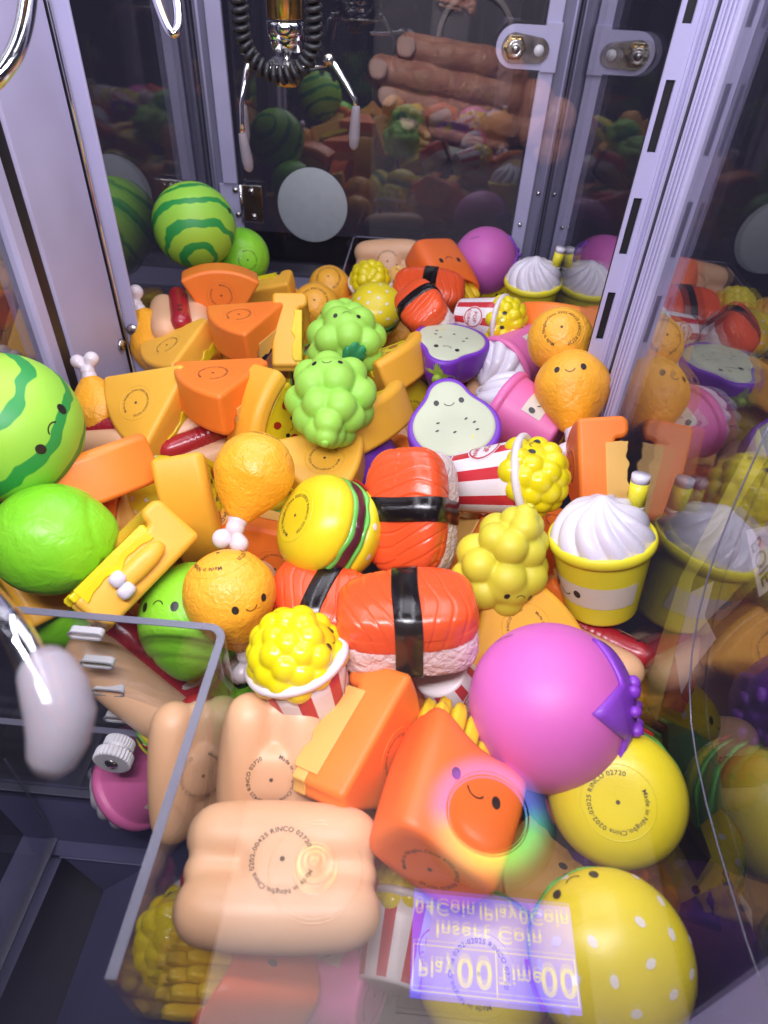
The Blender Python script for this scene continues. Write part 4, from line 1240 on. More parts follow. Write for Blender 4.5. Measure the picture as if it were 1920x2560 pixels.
 ('drum', (-0.0126, 0.7870, 0.0200), (0.3853, 0.7414, 0.4580, -0.3035), 1.000, 'drumstick toy deep in the heap, behind the leafy grapes'),
 ('cake', (0.1228, 0.4868, 0.0300), (0.6281, 0.5024, -0.2621, -0.5332), 1.000, 'orange cake slice deep in the heap, under the lying popcorn bucket near the eggplant'),
 ('dog', (0.1092, 0.2833, 0.0200), (0.5771, 0.1316, 0.2949, -0.7501), 1.000, 'hot dog toy deep in the heap, right under the crosswise sushi'),
 ('drum', (0.2207, 0.2660, 0.0300), (0.2032, 0.0508, -0.2833, 0.9359), 1.000, 'drumstick toy deep in the heap, squeezed right of the big purple fruit'),
 ('cake', (0.1707, 0.4802, 0.0400), (-0.1401, -0.3972, 0.1557, 0.8935), 1.000, 'orange cake slice deep in the heap, under the striped bucket beside the pink cup'),
 ('dog', (0.0267, 0.2559, 0.0300), (0.2251, -0.3563, -0.0950, 0.9018), 1.000, 'hot dog toy deep in the heap, behind the upright popcorn bucket rim'),
 ('cake', (0.2328, 0.1469, -0.0300), (0.0735, 0.0073, -0.4196, 0.9047), 1.000, 'orange cake slice deep in the heap, beneath the sesame burger by the right window'),
]
def place_all():
    for kind, loc, q, s, label in PLACED:
        if kind not in MADE:
            t = PROTO[kind]()
            remember(t)
            MADE[kind] = t
            o = t
        else:
            o = copy_tree(MADE[kind])
        o.location = loc
        o.rotation_mode = 'QUATERNION'
        o.rotation_quaternion = q
        o.scale = (s, s, s)
        tag(o, label, CATS[kind], GROUPS[kind])

# ------------------------------------------------------------------ the cabinet
def cabinet():
    YB = 0.9645
    o = MB().box((-0.27, 0.05, -0.26), (0.27, 1.0, -0.25)).build('ground', 'floor_grey'); tag(o, 'dark floor of the cabinet under the heap', None, kind='structure')
    o = MB().box((-0.012, 0.056, -0.10), (0.226, YB, -0.09)).box((-0.226, 0.219, -0.10), (-0.012, YB, -0.09)).build('cabin_floor', 'floor_grey'); tag(o, 'grey board the toys lie on', None, kind='structure')
    o = MB().box((-0.2245, 0.905, -0.09), (0.2245, 0.963, -0.004), 0.002).build('back_ledge', 'powder_grey'); tag(o, 'grey metal ledge along the foot of the back window', 'ledge', kind='structure')
    # glass
    TL = -0.032                                      # the back window leans a little outward at its top
    def lean(z): return YB - TL * (z - 0.02)
    m_ = MB()
    v = [(x, lean(z) + dy, z) for x in (-0.224, 0.224) for dy in (0, 0.004) for z in (-0.004, 0.68)]
    m_.add(v, [(0, 1, 3, 2), (4, 6, 7, 5), (0, 4, 5, 1), (2, 3, 7, 6), (0, 2, 6, 4), (1, 5, 7, 3)])
    o = m_.build('window_pane', 'back_pane'); tag(o, 'dark back window pane mirroring the heap and a hand', 'window pane')
    o = MB().box((-0.2295, 0.606, -0.09), (-0.2255, YB, 0.68)).build('window_pane', 'side_pane'); tag(o, 'left side window pane between the wide post and the back corner', 'window pane')
    o = MB().box((-0.2295, 0.06, -0.09), (-0.2255, 0.461, 0.68)).build('window_pane', 'side_pane'); tag(o, 'left side window pane in front of the wide white post', 'window pane')
    o = MB().box((0.2255, 0.481, -0.09), (0.2295, YB, 0.68)).build('window_pane', 'side_pane'); tag(o, 'right side window pane between slotted post and back corner', 'window pane')
    o = MB().box((0.2255, 0.06, -0.09), (0.2295, 0.438, 0.68)).build('window_pane', 'side_pane'); tag(o, 'right side window pane in front of slotted post with stickers behind it', 'window pane')
    o = MB().box((-0.226, 0.0545, -0.09), (0.226, 0.0555, 0.68)).build('window_pane', 'pane'); tag(o, 'clear front window pane carrying reflections of the lit control panel', 'window pane')
    # back board with specks, behind the foot of the back window
    o = MB().box((-0.224, YB + 0.0135, -0.004), (0.224, YB + 0.018, 0.052)).build('back_board', 'dark_board'); tag(o, 'black board behind the foot of the back window', 'board')
    # wide left post
    t = root('cabinet_post'); tag(t, 'wide white post with two screws on the left wall', 'post', 'white cabinet posts')
    MB().box((-0.2445, 0.499, -0.09), (-0.2215, 0.5975, 0.68), 0.0025).build('post_face', 'powder_white', t)
    MB().box((-0.2245, 0.5985, -0.09), (-0.2215, 0.6030, 0.68)).build('gasket', 'gasket', t)
    MB().tube([(-0.2205, 0.6003, -0.09), (-0.2205, 0.6003, 0.68)], 0.0017, 10).build('chrome_bead', 'chrome', t, True)
    MB().box((-0.2250, 0.6035, -0.09), (-0.2065, 0.6065, 0.68), 0.0008).build('flange', 'powder_white', t)
    MB().box((-0.2260, 0.4805, -0.09), (-0.2235, 0.4985, 0.68)).build('gasket', 'gasket', t)
    MB().box((-0.2400, 0.4620, -0.09), (-0.2190, 0.4800, 0.68), 0.003).build('window_frame', 'powder_white', t)
    for (p, ax) in (((-0.2213, 0.588, 0.0706), (1, 0, 0)), ((-0.2125, 0.6033, 0.0800), (0, -1, 0))):
        s_ = MB().lathe([(0.0064, 0), (0.0061, 0.0018), (0.0044, 0.0034), (0, 0.0040)], 20, ax, p).build('screw', 'steel', t, True)
        P = Vector(p) + Vector(ax) * 0.0039
        a, b_ = (Vector((0, 1, 0)), Vector((0, 0, 1))) if ax[0] else (Vector((1, 0, 0)), Vector((0, 0, 1)))
        m_ = MB()
        for u, w in ((a, b_), (b_, a)):
            c_ = [P + u * x + w * y + Vector(ax) * z for z in (-0.001, 0.0004) for x, y in ((-0.0024, -0.0004), (0.0024, -0.0004), (0.0024, 0.0004), (-0.0024, 0.0004))]
            m_.add([tuple(q) for q in c_], [(0, 1, 2, 3), (4, 5, 6, 7), (0, 1, 5, 4), (1, 2, 6, 5), (2, 3, 7, 6), (3, 0, 4, 7)])
        m_.build('cross_slot', 'gasket', s_)
    # slotted right post
    t = root('cabinet_post'); tag(t, 'white slotted post halfway along the right wall', 'post', 'white cabinet posts')
    m_ = MB()
    xs = (0.2035, 0.2062, 0.2118, 0.2245)
    y0, y1 = 0.4775, 0.4795
    m_.box((xs[0], y0, 0.05), (xs[1], y1, 0.68)); m_.box((xs[2], y0, 0.05), (xs[3], y1, 0.68))
    slots = [(0.104, 0.141), (0.168, 0.205), (0.232, 0.269), (0.296, 0.335), (0.362, 0.40), (0.426, 0.464), (0.49, 0.53)]
    zc = 0.05
    for a, b_ in slots + [(0.68, 0.68)]:
        m_.box((xs[1], y0, zc), (xs[2], y1, a)); zc = b_
    m_.build('slotted_flange', 'powder_white', t)
    MB().box((xs[0], 0.4815, 0.05), (xs[3], 0.4825, 0.68)).build('slot_backing', 'dark_board', t)
    for x0, x1, yy, nm in ((0.2150, 0.2172, 0.4752, 'rib'), (0.2195, 0.2230, 0.4740, 'rib')):
        MB().box((x0, yy, 0.05), (x1, 0.4774, 0.68), 0.0005).build(nm, 'powder_white', t)
    MB().box((0.2215, 0.4690, 0.05), (0.2275, 0.4735, 0.68)).build('gasket', 'gasket', t)
    MB().box((0.2225, 0.4400, 0.05), (0.2400, 0.4688, 0.68), 0.0012).build('post_face', 'powder_white', t)
    for yy in (0.4445, 0.4515, 0.4590, 0.4640):
        MB().box((0.2212, yy, 0.05), (0.2224, yy + 0.0026, 0.68), 0.0004).build('rib', 'powder_white', t)
    # back corner posts
    t = root('cabinet_post'); tag(t, 'narrow white post in the left back corner', 'post', 'white cabinet posts')
    MB().box((-0.2070, 0.9530, 0.122), (-0.1880, 0.9600, 0.68), 0.0008).build('flange', 'powder_white', t)
    MB().box((-0.2240, 0.9610, -0.003), (-0.2075, 0.9640, 0.68)).build('recess', 'powder_grey', t)
    MB().tube([(-0.2185, 0.9590, 0.0), (-0.2185, 0.9590, 0.68)], 0.0022, 8).build('bead', 'powder_white', t, True)
    MB().box((-0.2140, 0.9570, 0.016), (-0.1850, 0.9605, 0.1205), 0.001).build('foot_plate', 'powder_white', t)
    t = root('cabinet_post'); tag(t, 'narrow white post in the right back corner behind the pink ball', 'post', 'white cabinet posts')
    MB().box((0.1885, 0.9530, 0.03), (0.2060, 0.9600, 0.68), 0.0008).build('flange', 'powder_white', t)
    MB().box((0.2062, 0.9610, -0.003), (0.2240, 0.9640, 0.68)).build('recess', 'powder_grey', t)
    MB().tube([(0.2205, 0.9590, 0.0), (0.2205, 0.9590, 0.68)], 0.0016, 8).build('bead', 'powder_white', t, True)
    for p in ((0.1968, 0.9528, 0.095), (0.2150, 0.9608, 0.134)):
        MB().lathe([(0.0030, 0), (0.0028, 0.0008), (0.0018, 0.0017), (0, 0.002)], 16, (0, -1, 0), p).build('screw', 'steel', t, True)
    # hinge
    t = root('door_hinge'); tag(t, 'steel hinge with four screws beside the white disc', 'hinge')
    MB().box((-0.1845, 0.9560, 0.072), (-0.1560, 0.9585, 0.121), 0.0012).build('leaf_plate', 'steel', t)
    MB().tube([(-0.1850, 0.9560, 0.072), (-0.1850, 0.9560, 0.121)], 0.0026, 12).build('pin', 'steel', t, True)
    for p in ((-0.1700, 0.9558, 0.113), (-0.1690, 0.9558, 0.080), (-0.1925, 0.9568, 0.113), (-0.1915, 0.9568, 0.081)):
        MB().lathe([(0.0043, 0), (0.0040, 0.0012), (0.0025, 0.0024), (0, 0.0028)], 18, (0, -1, 0), p).build('screw', 'steel', t, True)
    # lock
    t = root('cam_lock'); tag(t, 'brass cam lock on a rounded white plate at the back right post', 'lock')
    def slab(cx0, cx1, cz, r, y0, y1, nm, mt):
        pts = [(cx0 + r * math.cos(a), cz + r * math.sin(a)) for a in np.linspace(math.pi / 2, 3 * math.pi / 2, 16)] + [(cx1, cz - r), (cx1, cz + r)]
        n = len(pts)
        v = [(x, y0, z) for x, z in pts] + [(x, y1, z) for x, z in pts]
        f = [tuple(range(n)), tuple(range(2 * n - 1, n - 1, -1))] + [(i, n + i, n + (i + 1) % n, (i + 1) % n) for i in range(n)]
        return obj(nm, mesh(nm, v, f, mt, False), t)
    slab(0.1560, 0.1890, 0.2935, 0.0215, 0.9500, 0.9528, 'lock_plate', 'powder_white')
    MB().box((0.1890, 0.9490, 0.270), (0.2075, 0.9528, 0.319), 0.001).build('plate_fold', 'powder_white', t)
    def arm():
        pts = [(0.1555 + 0.0150 * math.cos(a), 0.2925 + 0.0150 * math.sin(a)) for a in np.linspace(math.pi * .42, math.pi * 1.58, 14)] + [(0.183 + 0.0125 * math.cos(a), 0.2915 + 0.0125 * math.sin(a)) for a in np.linspace(-math.pi * .42, math.pi * .42, 12)]
        n = len(pts); v = [(x, 0.9470, z) for x, z in pts] + [(x, 0.9490, z) for x, z in pts]
        f = [tuple(range(n)), tuple(range(2 * n - 1, n - 1, -1))] + [(i, n + i, n + (i + 1) % n, (i + 1) % n) for i in range(n)]
        obj('cam_arm', mesh('cam_arm', v, f, 'steel', False), t)
    arm()
    MB().lathe([(0.0058, 0), (0.0058, 0.0006), (0, 0.0007)], 18, (0, -1, 0), (0.184, 0.9469, 0.2915)).build('arm_hole', 'knob_white', t, True)
    MB().lathe([(0.0135, 0), (0.0132, 0.003), (0.0105, 0.005), (0.0100, 0.0052)], 6, (0, -1, 0), (0.1560, 0.9469, 0.2930)).build('hex_nut', 'brass', t)
    MB().lathe([(0.0092, 0), (0.0090, 0.004), (0.0070, 0.0062), (0.0068, 0.0055), (0.0040, 0.0055), (0.0038, 0.0085), (0, 0.0090)], 24, (0, -1, 0), (0.1560, 0.9420, 0.2930)).build('lock_barrel', 'steel', t, True)
    # white disc
    o = MB().lathe([(0, 0), (0.0485, 0), (0.0485, 0.0010), (0.0478, 0.0014), (0, 0.0014)], 64, (0, -1, -TL), (-0.0885, lean(0.0965) - 0.0004, 0.0965)).build('round_sticker', 'sticker_grey', None, True); tag(o, 'pale grey round disc stuck on the back window', 'disc')
    # clear guard box in the right back corner
    t = root('acrylic_guard'); tag(t, 'clear acrylic guard box around the hot dog in the back right corner', 'acrylic guard')
    zt = 0.0672
    for a, b_ in (((-0.0290, 0.800, -0.005), (-0.0265, 0.945, zt)), ((-0.0265, 0.9425, -0.005), (0.150, 0.945, zt))):
        MB().box(a, b_).build('panel', 'acrylic', t)
    MB().tube([(-0.0278, 0.800, zt), (-0.0278, 0.938, zt), (-0.022, 0.9438, zt), (0.150, 0.9438, zt)], 0.0011, 6).build('top_edge', 'acrylic_edge', t, True)

def chute():
    t = root('prize_chute'); tag(t, 'clear acrylic prize chute walls over the dark drop hole', 'prize chute')
    zt, zb = 0.120, -0.150
    th = 0.0042
    xr, yb, xl, yf = -0.0128, 0.2170, -0.1790, 0.0600
    rc = 0.010
    # one bent sheet: back wall, rounded corner, right wall; the top edge is a part of its own
    path = [(-0.2240, yb), (-0.12, yb), (xr - rc, yb)] + [(xr - rc + rc * math.sin(a), yb - rc + rc * math.cos(a)) for a in np.linspace(0, math.pi / 2, 7)[1:]] + [(xr, 0.14), (xr, yf)]
    def sheet(zlo, zhi, off0, off1):
        P = np.array(path); T = np.gradient(P, axis=0); T /= np.linalg.norm(T, axis=1)[:, None]
        Nn = np.stack([T[:, 1], -T[:, 0]], -1)
        v, f = [], []
        for p, n in zip(P, Nn):
            for off, z in ((off0, zlo), (off1, zlo), (off1, zhi), (off0, zhi)):
                v.append((p[0] + n[0] * off, p[1] + n[1] * off, z))
        k = len(P)
        for i in range(k - 1):
            for j in range(4): f.append((4 * i + j, 4 * i + 4 + j, 4 * i + 4 + (j + 1) % 4, 4 * i + (j + 1) % 4))
        f.append((0, 1, 2, 3)); f.append(tuple(4 * (k - 1) + j for j in (3, 2, 1, 0)))
        return v, f
    v, f = sheet(-0.0785, zt - 0.0006, 0, th); obj('bent_wall', mesh('bent_wall', v, f, 'acrylic', False), t)
    v, f = sheet(zt - 0.0005, zt, 0, th); obj('top_edge', mesh('top_edge', v, f, 'acrylic_edge', False), t)
    # lower sliding panel fixed by a bolt
    MB().box((-0.2240, yb - 0.0095, -0.0785), (xr - 0.006, yb - 0.0055, 0.0130)).build('sliding_panel', 'acrylic', t)
    MB().box((-0.2240, yb - 0.0095, 0.0131), (xr - 0.006, yb - 0.0055, 0.0138)).build('top_edge', 'acrylic_edge', t)
    MB().box((-0.2240, yb - 0.0098, -0.0800), (xr - 0.006, yb - 0.0045, -0.0788)).build('bottom_edge', 'acrylic_edge', t)
    MB().box((xl, 0.062, -0.148), (xl + 0.003, yb - 0.010, -0.030)).build('left_wall', 'acrylic', t)
    MB().box((xl - 0.002, 0.062, -0.1490), (xl + 0.0045, yb - 0.010, -0.1470)).build('bottom_rail', 'acrylic_edge', t)
    for y_ in (yb - 0.011,):
        MB().box((xl, y_, -0.146), (xl + 0.0012, y_ + 0.0008, -0.03)).build('corner_edge', 'acrylic_edge', t)
    # adjusting slots: rounded frosted holes down the back wall
    for z in (0.1051, 0.0793, 0.052, 0.0224, -0.0322, -0.0575):
        cx = -0.0915; w, h = 0.0066, 0.0027
        pts = [(cx + w + h * math.cos(a), z + h * math.sin(a)) for a in np.linspace(-math.pi / 2, math.pi / 2, 8)] + [(cx - w + h * math.cos(a), z + h * math.sin(a)) for a in np.linspace(math.pi / 2, 3 * math.pi / 2, 8)]
        MB().tube([(x, yb - 0.0044, q) for x, q in pts + pts[:1]], 0.00055, 6, False).build('slot_edge', 'rubber_clear', t, True)
        n = len(pts)
        v = [(x, yb - 0.0044, q) for x, q in pts] + [(x, yb + 0.0002, q) for x, q in pts]
        f = [(i, (i + 1) % n, n + (i + 1) % n, n + i) for i in range(n)]
        obj('slot_wall', mesh('slot_wall', v, f, 'knob_white', True), t)
    # knob
    k = root('knob'); k.parent = t
    def ribbed(r, z0, z1, n=30):
        v = []
        for z, s in ((z0, 0.94), (z0 + 0.0006, 1), (z1 - 0.0006, 1), (z1, 0.93)):
            for i in range(n * 2):
                a = math.pi * i / n; rr = r * s * (1 if i % 2 else 0.93)
                v.append((rr * math.cos(a), rr * math.sin(a), z))
        m_ = n * 2
        f = [(j * m_ + i, j * m_ + (i + 1) % m_, (j + 1) * m_ + (i + 1) % m_, (j + 1) * m_ + i) for j in range(3) for i in range(m_)]
        return v, f + [tuple(range(m_ - 1, -1, -1)), tuple(3 * m_ + i for i in range(m_))]
    q = Vector((0, 0, 1)).rotation_difference(Vector((-0.02, -1, 0.02))).to_matrix()
    org = Vector((-0.0912, 0.207, 0.0077))
    for r, a, b_ in ((0.0095, 0, 0.006), (0.0118, 0.0085, 0.0155)):
        v, f = ribbed(r, a, b_); MB().add([tuple(q @ Vector(x) + org) for x in v], f).build('ribbed_ring', 'knob_white', k, False)
    MB().lathe([(0.0088, 0.006), (0.0075, 0.0062), (0.0075, 0.0084), (0.0088, 0.0085)], 24, (-0.02, -1, 0.02), org).build('collar', 'knob_white', k, True)
    MB().lathe([(0.0042, 0.0155), (0.0040, 0.0160), (0.0022, 0.0172), (0, 0.0175)], 18, (-0.02, -1, 0.02), org).build('bolt_tip', 'steel', k, True)
    # painted metal trough under the chute
    t = root('drop_trough'); tag(t, 'grey painted metal trough with a dark drop hole under the chute', 'trough')
    def quad(nm, pts, mt):
        a, b_, c_, d = [Vector(p) for p in pts]
        n = (b_ - a).cross(d - a).normalized() * 0.002
        v = [a, b_, c_, d, a - n, b_ - n, c_ - n, d - n]
        obj(nm, mesh(nm, v, [(0, 1, 2, 3), (7, 6, 5, 4), (0, 4, 5, 1), (1, 5, 6, 2), (2, 6, 7, 3), (3, 7, 4, 0)], mt, False), t)
    quad('back_wall', [(-0.2240, 0.2160, -0.081), (-0.013, 0.2160, -0.081), (-0.060, 0.2050, -0.150), (-0.2000, 0.2050, -0.150)], 'chute_metal')
    quad('back_step', [(-0.2000, 0.2050, -0.1502), (-0.045, 0.2050, -0.1502), (-0.060, 0.1960, -0.158), (-0.190, 0.1960, -0.158)], 'chute_metal')
    quad('back_slope', [(-0.172, 0.1958, -0.158), (-0.045, 0.1958, -0.158), (-0.1400, 0.1870, -0.215), (-0.172, 0.2150, -0.215)], 'chute_metal')
    quad('right_slope', [(-0.0130, 0.0600, -0.085), (-0.0130, 0.2155, -0.085), (-0.1420, 0.1870, -0.200), (-0.1420, 0.0600, -0.200)][::-1], 'chute_metal')
    quad('left_strip', [(-0.2100, 0.0600, -0.160), (-0.1800, 0.0600, -0.175), (-0.1770, 0.2160, -0.175), (-0.2080, 0.2160, -0.160)][::-1], 'chute_metal')
    quad('left_wall', [(-0.2242, 0.2150, -0.07), (-0.2242, 0.0600, -0.07), (-0.2105, 0.0600, -0.159), (-0.2085, 0.2150, -0.159)], 'dark_board')

def claws():
    t = root('claw'); tag(t, 'chrome claw with three frosted tips hanging at the back', 'claw')
    Y = 0.70
    cx = -0.0630
    MB().lathe([(0.0150, 0), (0.0155, 0.001), (0.0155, 0.10)], 28, (0, 0, 1), (cx, Y, 0.3315)).build('coil_housing', 'brass', t, True)
    MB().lathe([(0.0158, -0.009), (0.0160, 0), (0.0158, 0.003)], 28, (0, 0, 1), (cx, Y, 0.3265)).build('chrome_collar', 'chrome', t, True)
    MB().lathe([(0, -0.004), (0.0136, -0.004), (0.0138, 0.006), (0.0142, 0.0095)], 28, (0, 0, 1), (cx, Y, 0.3125)).build('chrome_collar', 'chrome', t, True)
    MB().lathe([(0, 0), (0.0040, 0), (0.0040, 0.03)], 16, (0, 0, 1), (cx, Y, 0.285)).build('plunger', 'steel', t, True)
    MB().lathe([(0, 0), (0.0105, 0), (0.0110, 0.0015), (0.0110, 0.0065), (0.0100, 0.007), (0, 0.007)], 24, (0, 0, 1), (cx - 0.001, Y, 0.2825)).build('base_block', 'brass', t, True)
    MB().lathe([(0, 0), (0.0360, 0.008), (0.0368, 0.0085), (0.0360, 0.0092), (0, 0.002)], 3, (0, 0, 1), (cx, Y, 0.2905)).build('spreader', 'steel', t)
    def prong(pts, tip):
        pr = root('prong'); pr.parent = t
        MB().tube(pts, 0.0024, 12).build('rod', 'chrome', pr, True)
        a, b_ = Vector(tip[0]), Vector(tip[1])
        d = b_ - a
        MB().tube([a - d * .02, a, a + d * .3, a + d * .7, a + d * .92, b_], [0.0030, 0.0036, 0.0046, 0.0052, 0.0042, 0.0016], 14).build('rubber_tip', 'rubber_clear', pr, True)
        MB().lathe([(0.0048, -0.003), (0.0048, 0.003)], 14, (0, 1, 0), pts[0]).build('pivot', 'steel', pr, True)
    prong([(-0.0255, Y - .004, 0.3040), (-0.0205, Y - .005, 0.3015), (-0.0090, Y - .008, 0.2875), (-0.0010, Y - .010, 0.2760), (-0.0002, Y - .010, 0.2660)], [(-0.0002, Y - .010, 0.2710), (-0.0022, Y - .010, 0.2360)])
    prong([(-0.0935, Y - .015, 0.3020), (-0.0960, Y - .020, 0.2930), (-0.1010, Y - .026, 0.2700), (-0.1015, Y - .028, 0.2560), (-0.1020, Y - .028, 0.2440)], [(-0.1017, Y - .028, 0.2470), (-0.0985, Y - .026, 0.2150)])
    prong([(-0.0960, Y + .012, 0.3020), (-0.1010, Y + .018, 0.2960), (-0.1080, Y + .020, 0.2790), (-0.1110, Y + .020, 0.2680), (-0.1110, Y + .020, 0.2580)], [(-0.1110, Y + .020, 0.2600), (-0.1120, Y + .020, 0.2270)])
    # coiled cord in a U round the claw
    pts = []
    N = 900
    turns = 34
    for i in range(N):
        u = i / (N - 1)
        L1, Rr = 0.085, 0.0300
        tot = 2 * L1 + math.pi * Rr
        s = u * tot
        if s < L1: c_ = Vector((-Rr, 0, L1 - s)); tn = Vector((0, 0, -1))
        elif s < L1 + math.pi * Rr:
            a = (s - L1) / Rr; c_ = Vector((-Rr * math.cos(a), 0, -Rr * math.sin(a))); tn = Vector((math.sin(a), 0, -math.cos(a)))
        else:
            c_ = Vector((Rr, 0, s - L1 - math.pi * Rr)); tn = Vector((0, 0, 1))
        nn = Vector((0, 1, 0)); bb = tn.cross(nn)
        a = turns * 2 * math.pi * u * 1.25
        pts.append(c_ + (nn * math.cos(a) + bb * math.sin(a)) * 0.0052 + Vector((cx + 0.0005, Y - 0.036, 0.3255)))
    o = MB().tube(pts, 0.00235, 7).build('coiled_cord', 'cord_black', None, True); tag(o, 'black coiled cable looping under the back claw', 'coiled cable')
    # the nearer claw: only its prongs reach into the picture
    t2 = root('claw'); tag(t2, 'nearer chrome claw whose prongs hang along the left edge', 'claw')
    def prong2(pts, r, tip=None, tr=None):
        pr = root('prong'); pr.parent = t2
        MB().tube(pts, r, 16).build('rod', 'chrome', pr, True)
        if tip:
            n = len(tip)
            v, f = tube_vf(tip, tr, 22, True)
            obj('rubber_tip', mesh('rubber_tip', v, f, 'rubber_clear'), pr)
    def smooth(P, n=40):
        P = np.array(P, float); m_ = len(P)
        u = np.linspace(0, m_ - 1, n); out = []
        for x in u:
            i = min(int(x), m_ - 2); f_ = x - i
            p0, p1, p2, p3 = P[max(i - 1, 0)], P[i], P[i + 1], P[min(i + 2, m_ - 1)]
            out.append(0.5 * ((2 * p1) + (-p0 + p2) * f_ + (2 * p0 - 5 * p1 + 4 * p2 - p3) * f_ ** 2 + (-p0 + 3 * p1 - 3 * p2 + p3) * f_ ** 3))
        return out
    prong2(smooth([(-0.0906, 0.1492, 0.2591), (-0.0552, 0.1243, 0.2596), (-0.0333, 0.1082, 0.2630), (-0.0198, 0.0973, 0.2652), (-0.0112, 0.0885, 0.2625), (-0.0053, 0.0811, 0.2583)]), 0.0037, [(-0.0097, 0.0898, 0.2608), (-0.0080, 0.0880, 0.2617), (-0.0048, 0.0842, 0.2603), (-0.0021, 0.0797, 0.2581), (-0.0018, 0.0753, 0.2546), (-0.0026, 0.0715, 0.2519), (-0.0033, 0.0701, 0.2504)], [0.0062, 0.0068, 0.0076, 0.0077, 0.0068, 0.0054, 0.0036])
    prong2(smooth([(-0.1014, 0.3591, 0.3909), (-0.1007, 0.3412, 0.3706), (-0.1020, 0.3295, 0.3575), (-0.1063, 0.3208, 0.3479), (-0.1151, 0.3131, 0.3396), (-0.1316, 0.3054, 0.3316)]), 0.0035)
    prong2(smooth([(-0.1355, 0.5746, 0.3791), (-0.1219, 0.5529, 0.3541), (-0.1135, 0.5412, 0.3404), (-0.1077, 0.5371, 0.3355), (-0.1046, 0.5419, 0.3408), (-0.1080, 0.5540, 0.3546), (-0.1170, 0.5760, 0.3799)]), 0.0030)

    hub = Vector((-0.075, 0.30, 0.455))
    MB().lathe([(0, 0), (0.016, 0), (0.017, 0.002), (0.017, 0.05), (0, 0.05)], 28, (0, 0, 1), hub).build('hub', 'brass', t2, True)

def outside():
    """what stands on the player's side and shows as reflections in the front window"""
    t = root('control_panel'); tag(t, 'control panel with display, lit ring button and clear dome', 'control panel')
    zp = 0.0250
    MB().box((-0.0020, -0.20, zp - 0.03), (0.226, 0.0490, zp - 0.0015), 0.002).build('panel_plate', 'panel_print', t)
    # display
    s = root('display'); s.parent = t
    x0, x1, y0, y1 = 0.0945, 0.1745, -0.0220, 0.0235
    MB().box((x0 - 0.006, y0 - 0.006, zp - 0.0018), (x1 + 0.006, y1 + 0.006, zp - 0.0006)).build('bezel', 'bezel_print', s)
    MB().box((x0, y0, zp - 0.0005), (x1, y1, zp)).build('screen', 'lcd_blue', s)
    m_ = MB()
    def put(txt, h, cx, cy, sx=1.0):
        p, f, w = text2(txt, h, sx)
        m_.add([(a + cx, b_ + cy, zp + 0.0003) for a, b_ in p], f)
    put('Play', 0.0098, x0 + 0.0125, y1 - 0.0122, 1.0); put('00', 0.0170, x0 + 0.0310, y1 - 0.0118, 0.95)
    put('Time', 0.0098, x0 + 0.0525, y1 - 0.0122, 0.95); put('00', 0.0170, x0 + 0.0710, y1 - 0.0118, 0.95)
    put('Insert Coin', 0.0084, (x0 + x1) / 2 - 0.002, y0 + 0.0168, 1.25); put('04Coin1Play0Coin', 0.0088, (x0 + x1) / 2, y0 + 0.0070, 1.08)
    def line(xa, ya, xb, yb_, w=0.0003):
        m_.add([(xa - w, ya - w, zp + 0.0003), (xb + w, ya - w, zp + 0.0003), (xb + w, yb_ + w, zp + 0.0003), (xa - w, yb_ + w, zp + 0.0003)], [(0, 1, 2, 3)])
    ya, yb_ = y0 + 0.0235, y1 - 0.0030
    line(x0 + .001, ya, x1 - .001, ya); line(x0 + .001, yb_, x1 - .001, yb_); line(x0 + .001, ya, x0 + .001, yb_); line(x1 - .001, ya, x1 - .001, yb_); line((x0 + x1) / 2 + .001, ya, (x0 + x1) / 2 + .001, yb_)
    m_.build('characters', 'lcd_text', s)
    # rainbow ring button
    b = root('ring_button'); b.parent = t
    c = (0.1334, -0.0640, zp)
    v, f = lathe_vf([(0.0235, 0.003), (0.0245, 0.0055), (0.0265, 0.0062), (0.0330, 0.005), (0.0370, 0.0025), (0.0385, 0.0005), (0.0385, -0.001), (0.0235, -0.001)], 72)
    obj('lit_ring', mesh('lit_ring', v, f, 'rainbow'), b, c)
    v, f = lathe_vf([(0, 0.0072), (0.015, 0.0066), (0.0205, 0.0050), (0.0220, 0.002), (0.0220, -0.001)], 48)
    obj('button_cap', mesh('button_cap', v, f, 'button_orange'), b, c)
    for rr in (0.0228, 0.0360):
        pts = [(rr * math.cos(a), rr * math.sin(a), 0.0045 if rr < .03 else 0.001) for a in np.linspace(0, 2 * math.pi, 60)]
        obj('trim_ring', mesh('trim_ring', *tube_vf(pts, 0.0006, 6, False), 'chrome'), b, c)
    d = root('start_button'); d.parent = t
    c = (0.0425, -0.0270, zp)
    v, f = lathe_vf([(0, 0.014), (0.004, 0.0135), (0.008, 0.0115), (0.0105, 0.0075), (0.0110, 0.0)], 36)
    obj('clear_dome', mesh('clear_dome', v, f, 'dome_lit'), d, c)
    for rr, z in ((0.0118, 0.002), (0.0100, 0.008), (0.0245, 0.0005)):
        pts = [(rr * math.cos(a), rr * math.sin(a), z) for a in np.linspace(0, 2 * math.pi, 60)]
        obj('trim_ring', mesh('trim_ring', *tube_vf(pts, 0.0005, 6, False), 'chrome'), d, c)

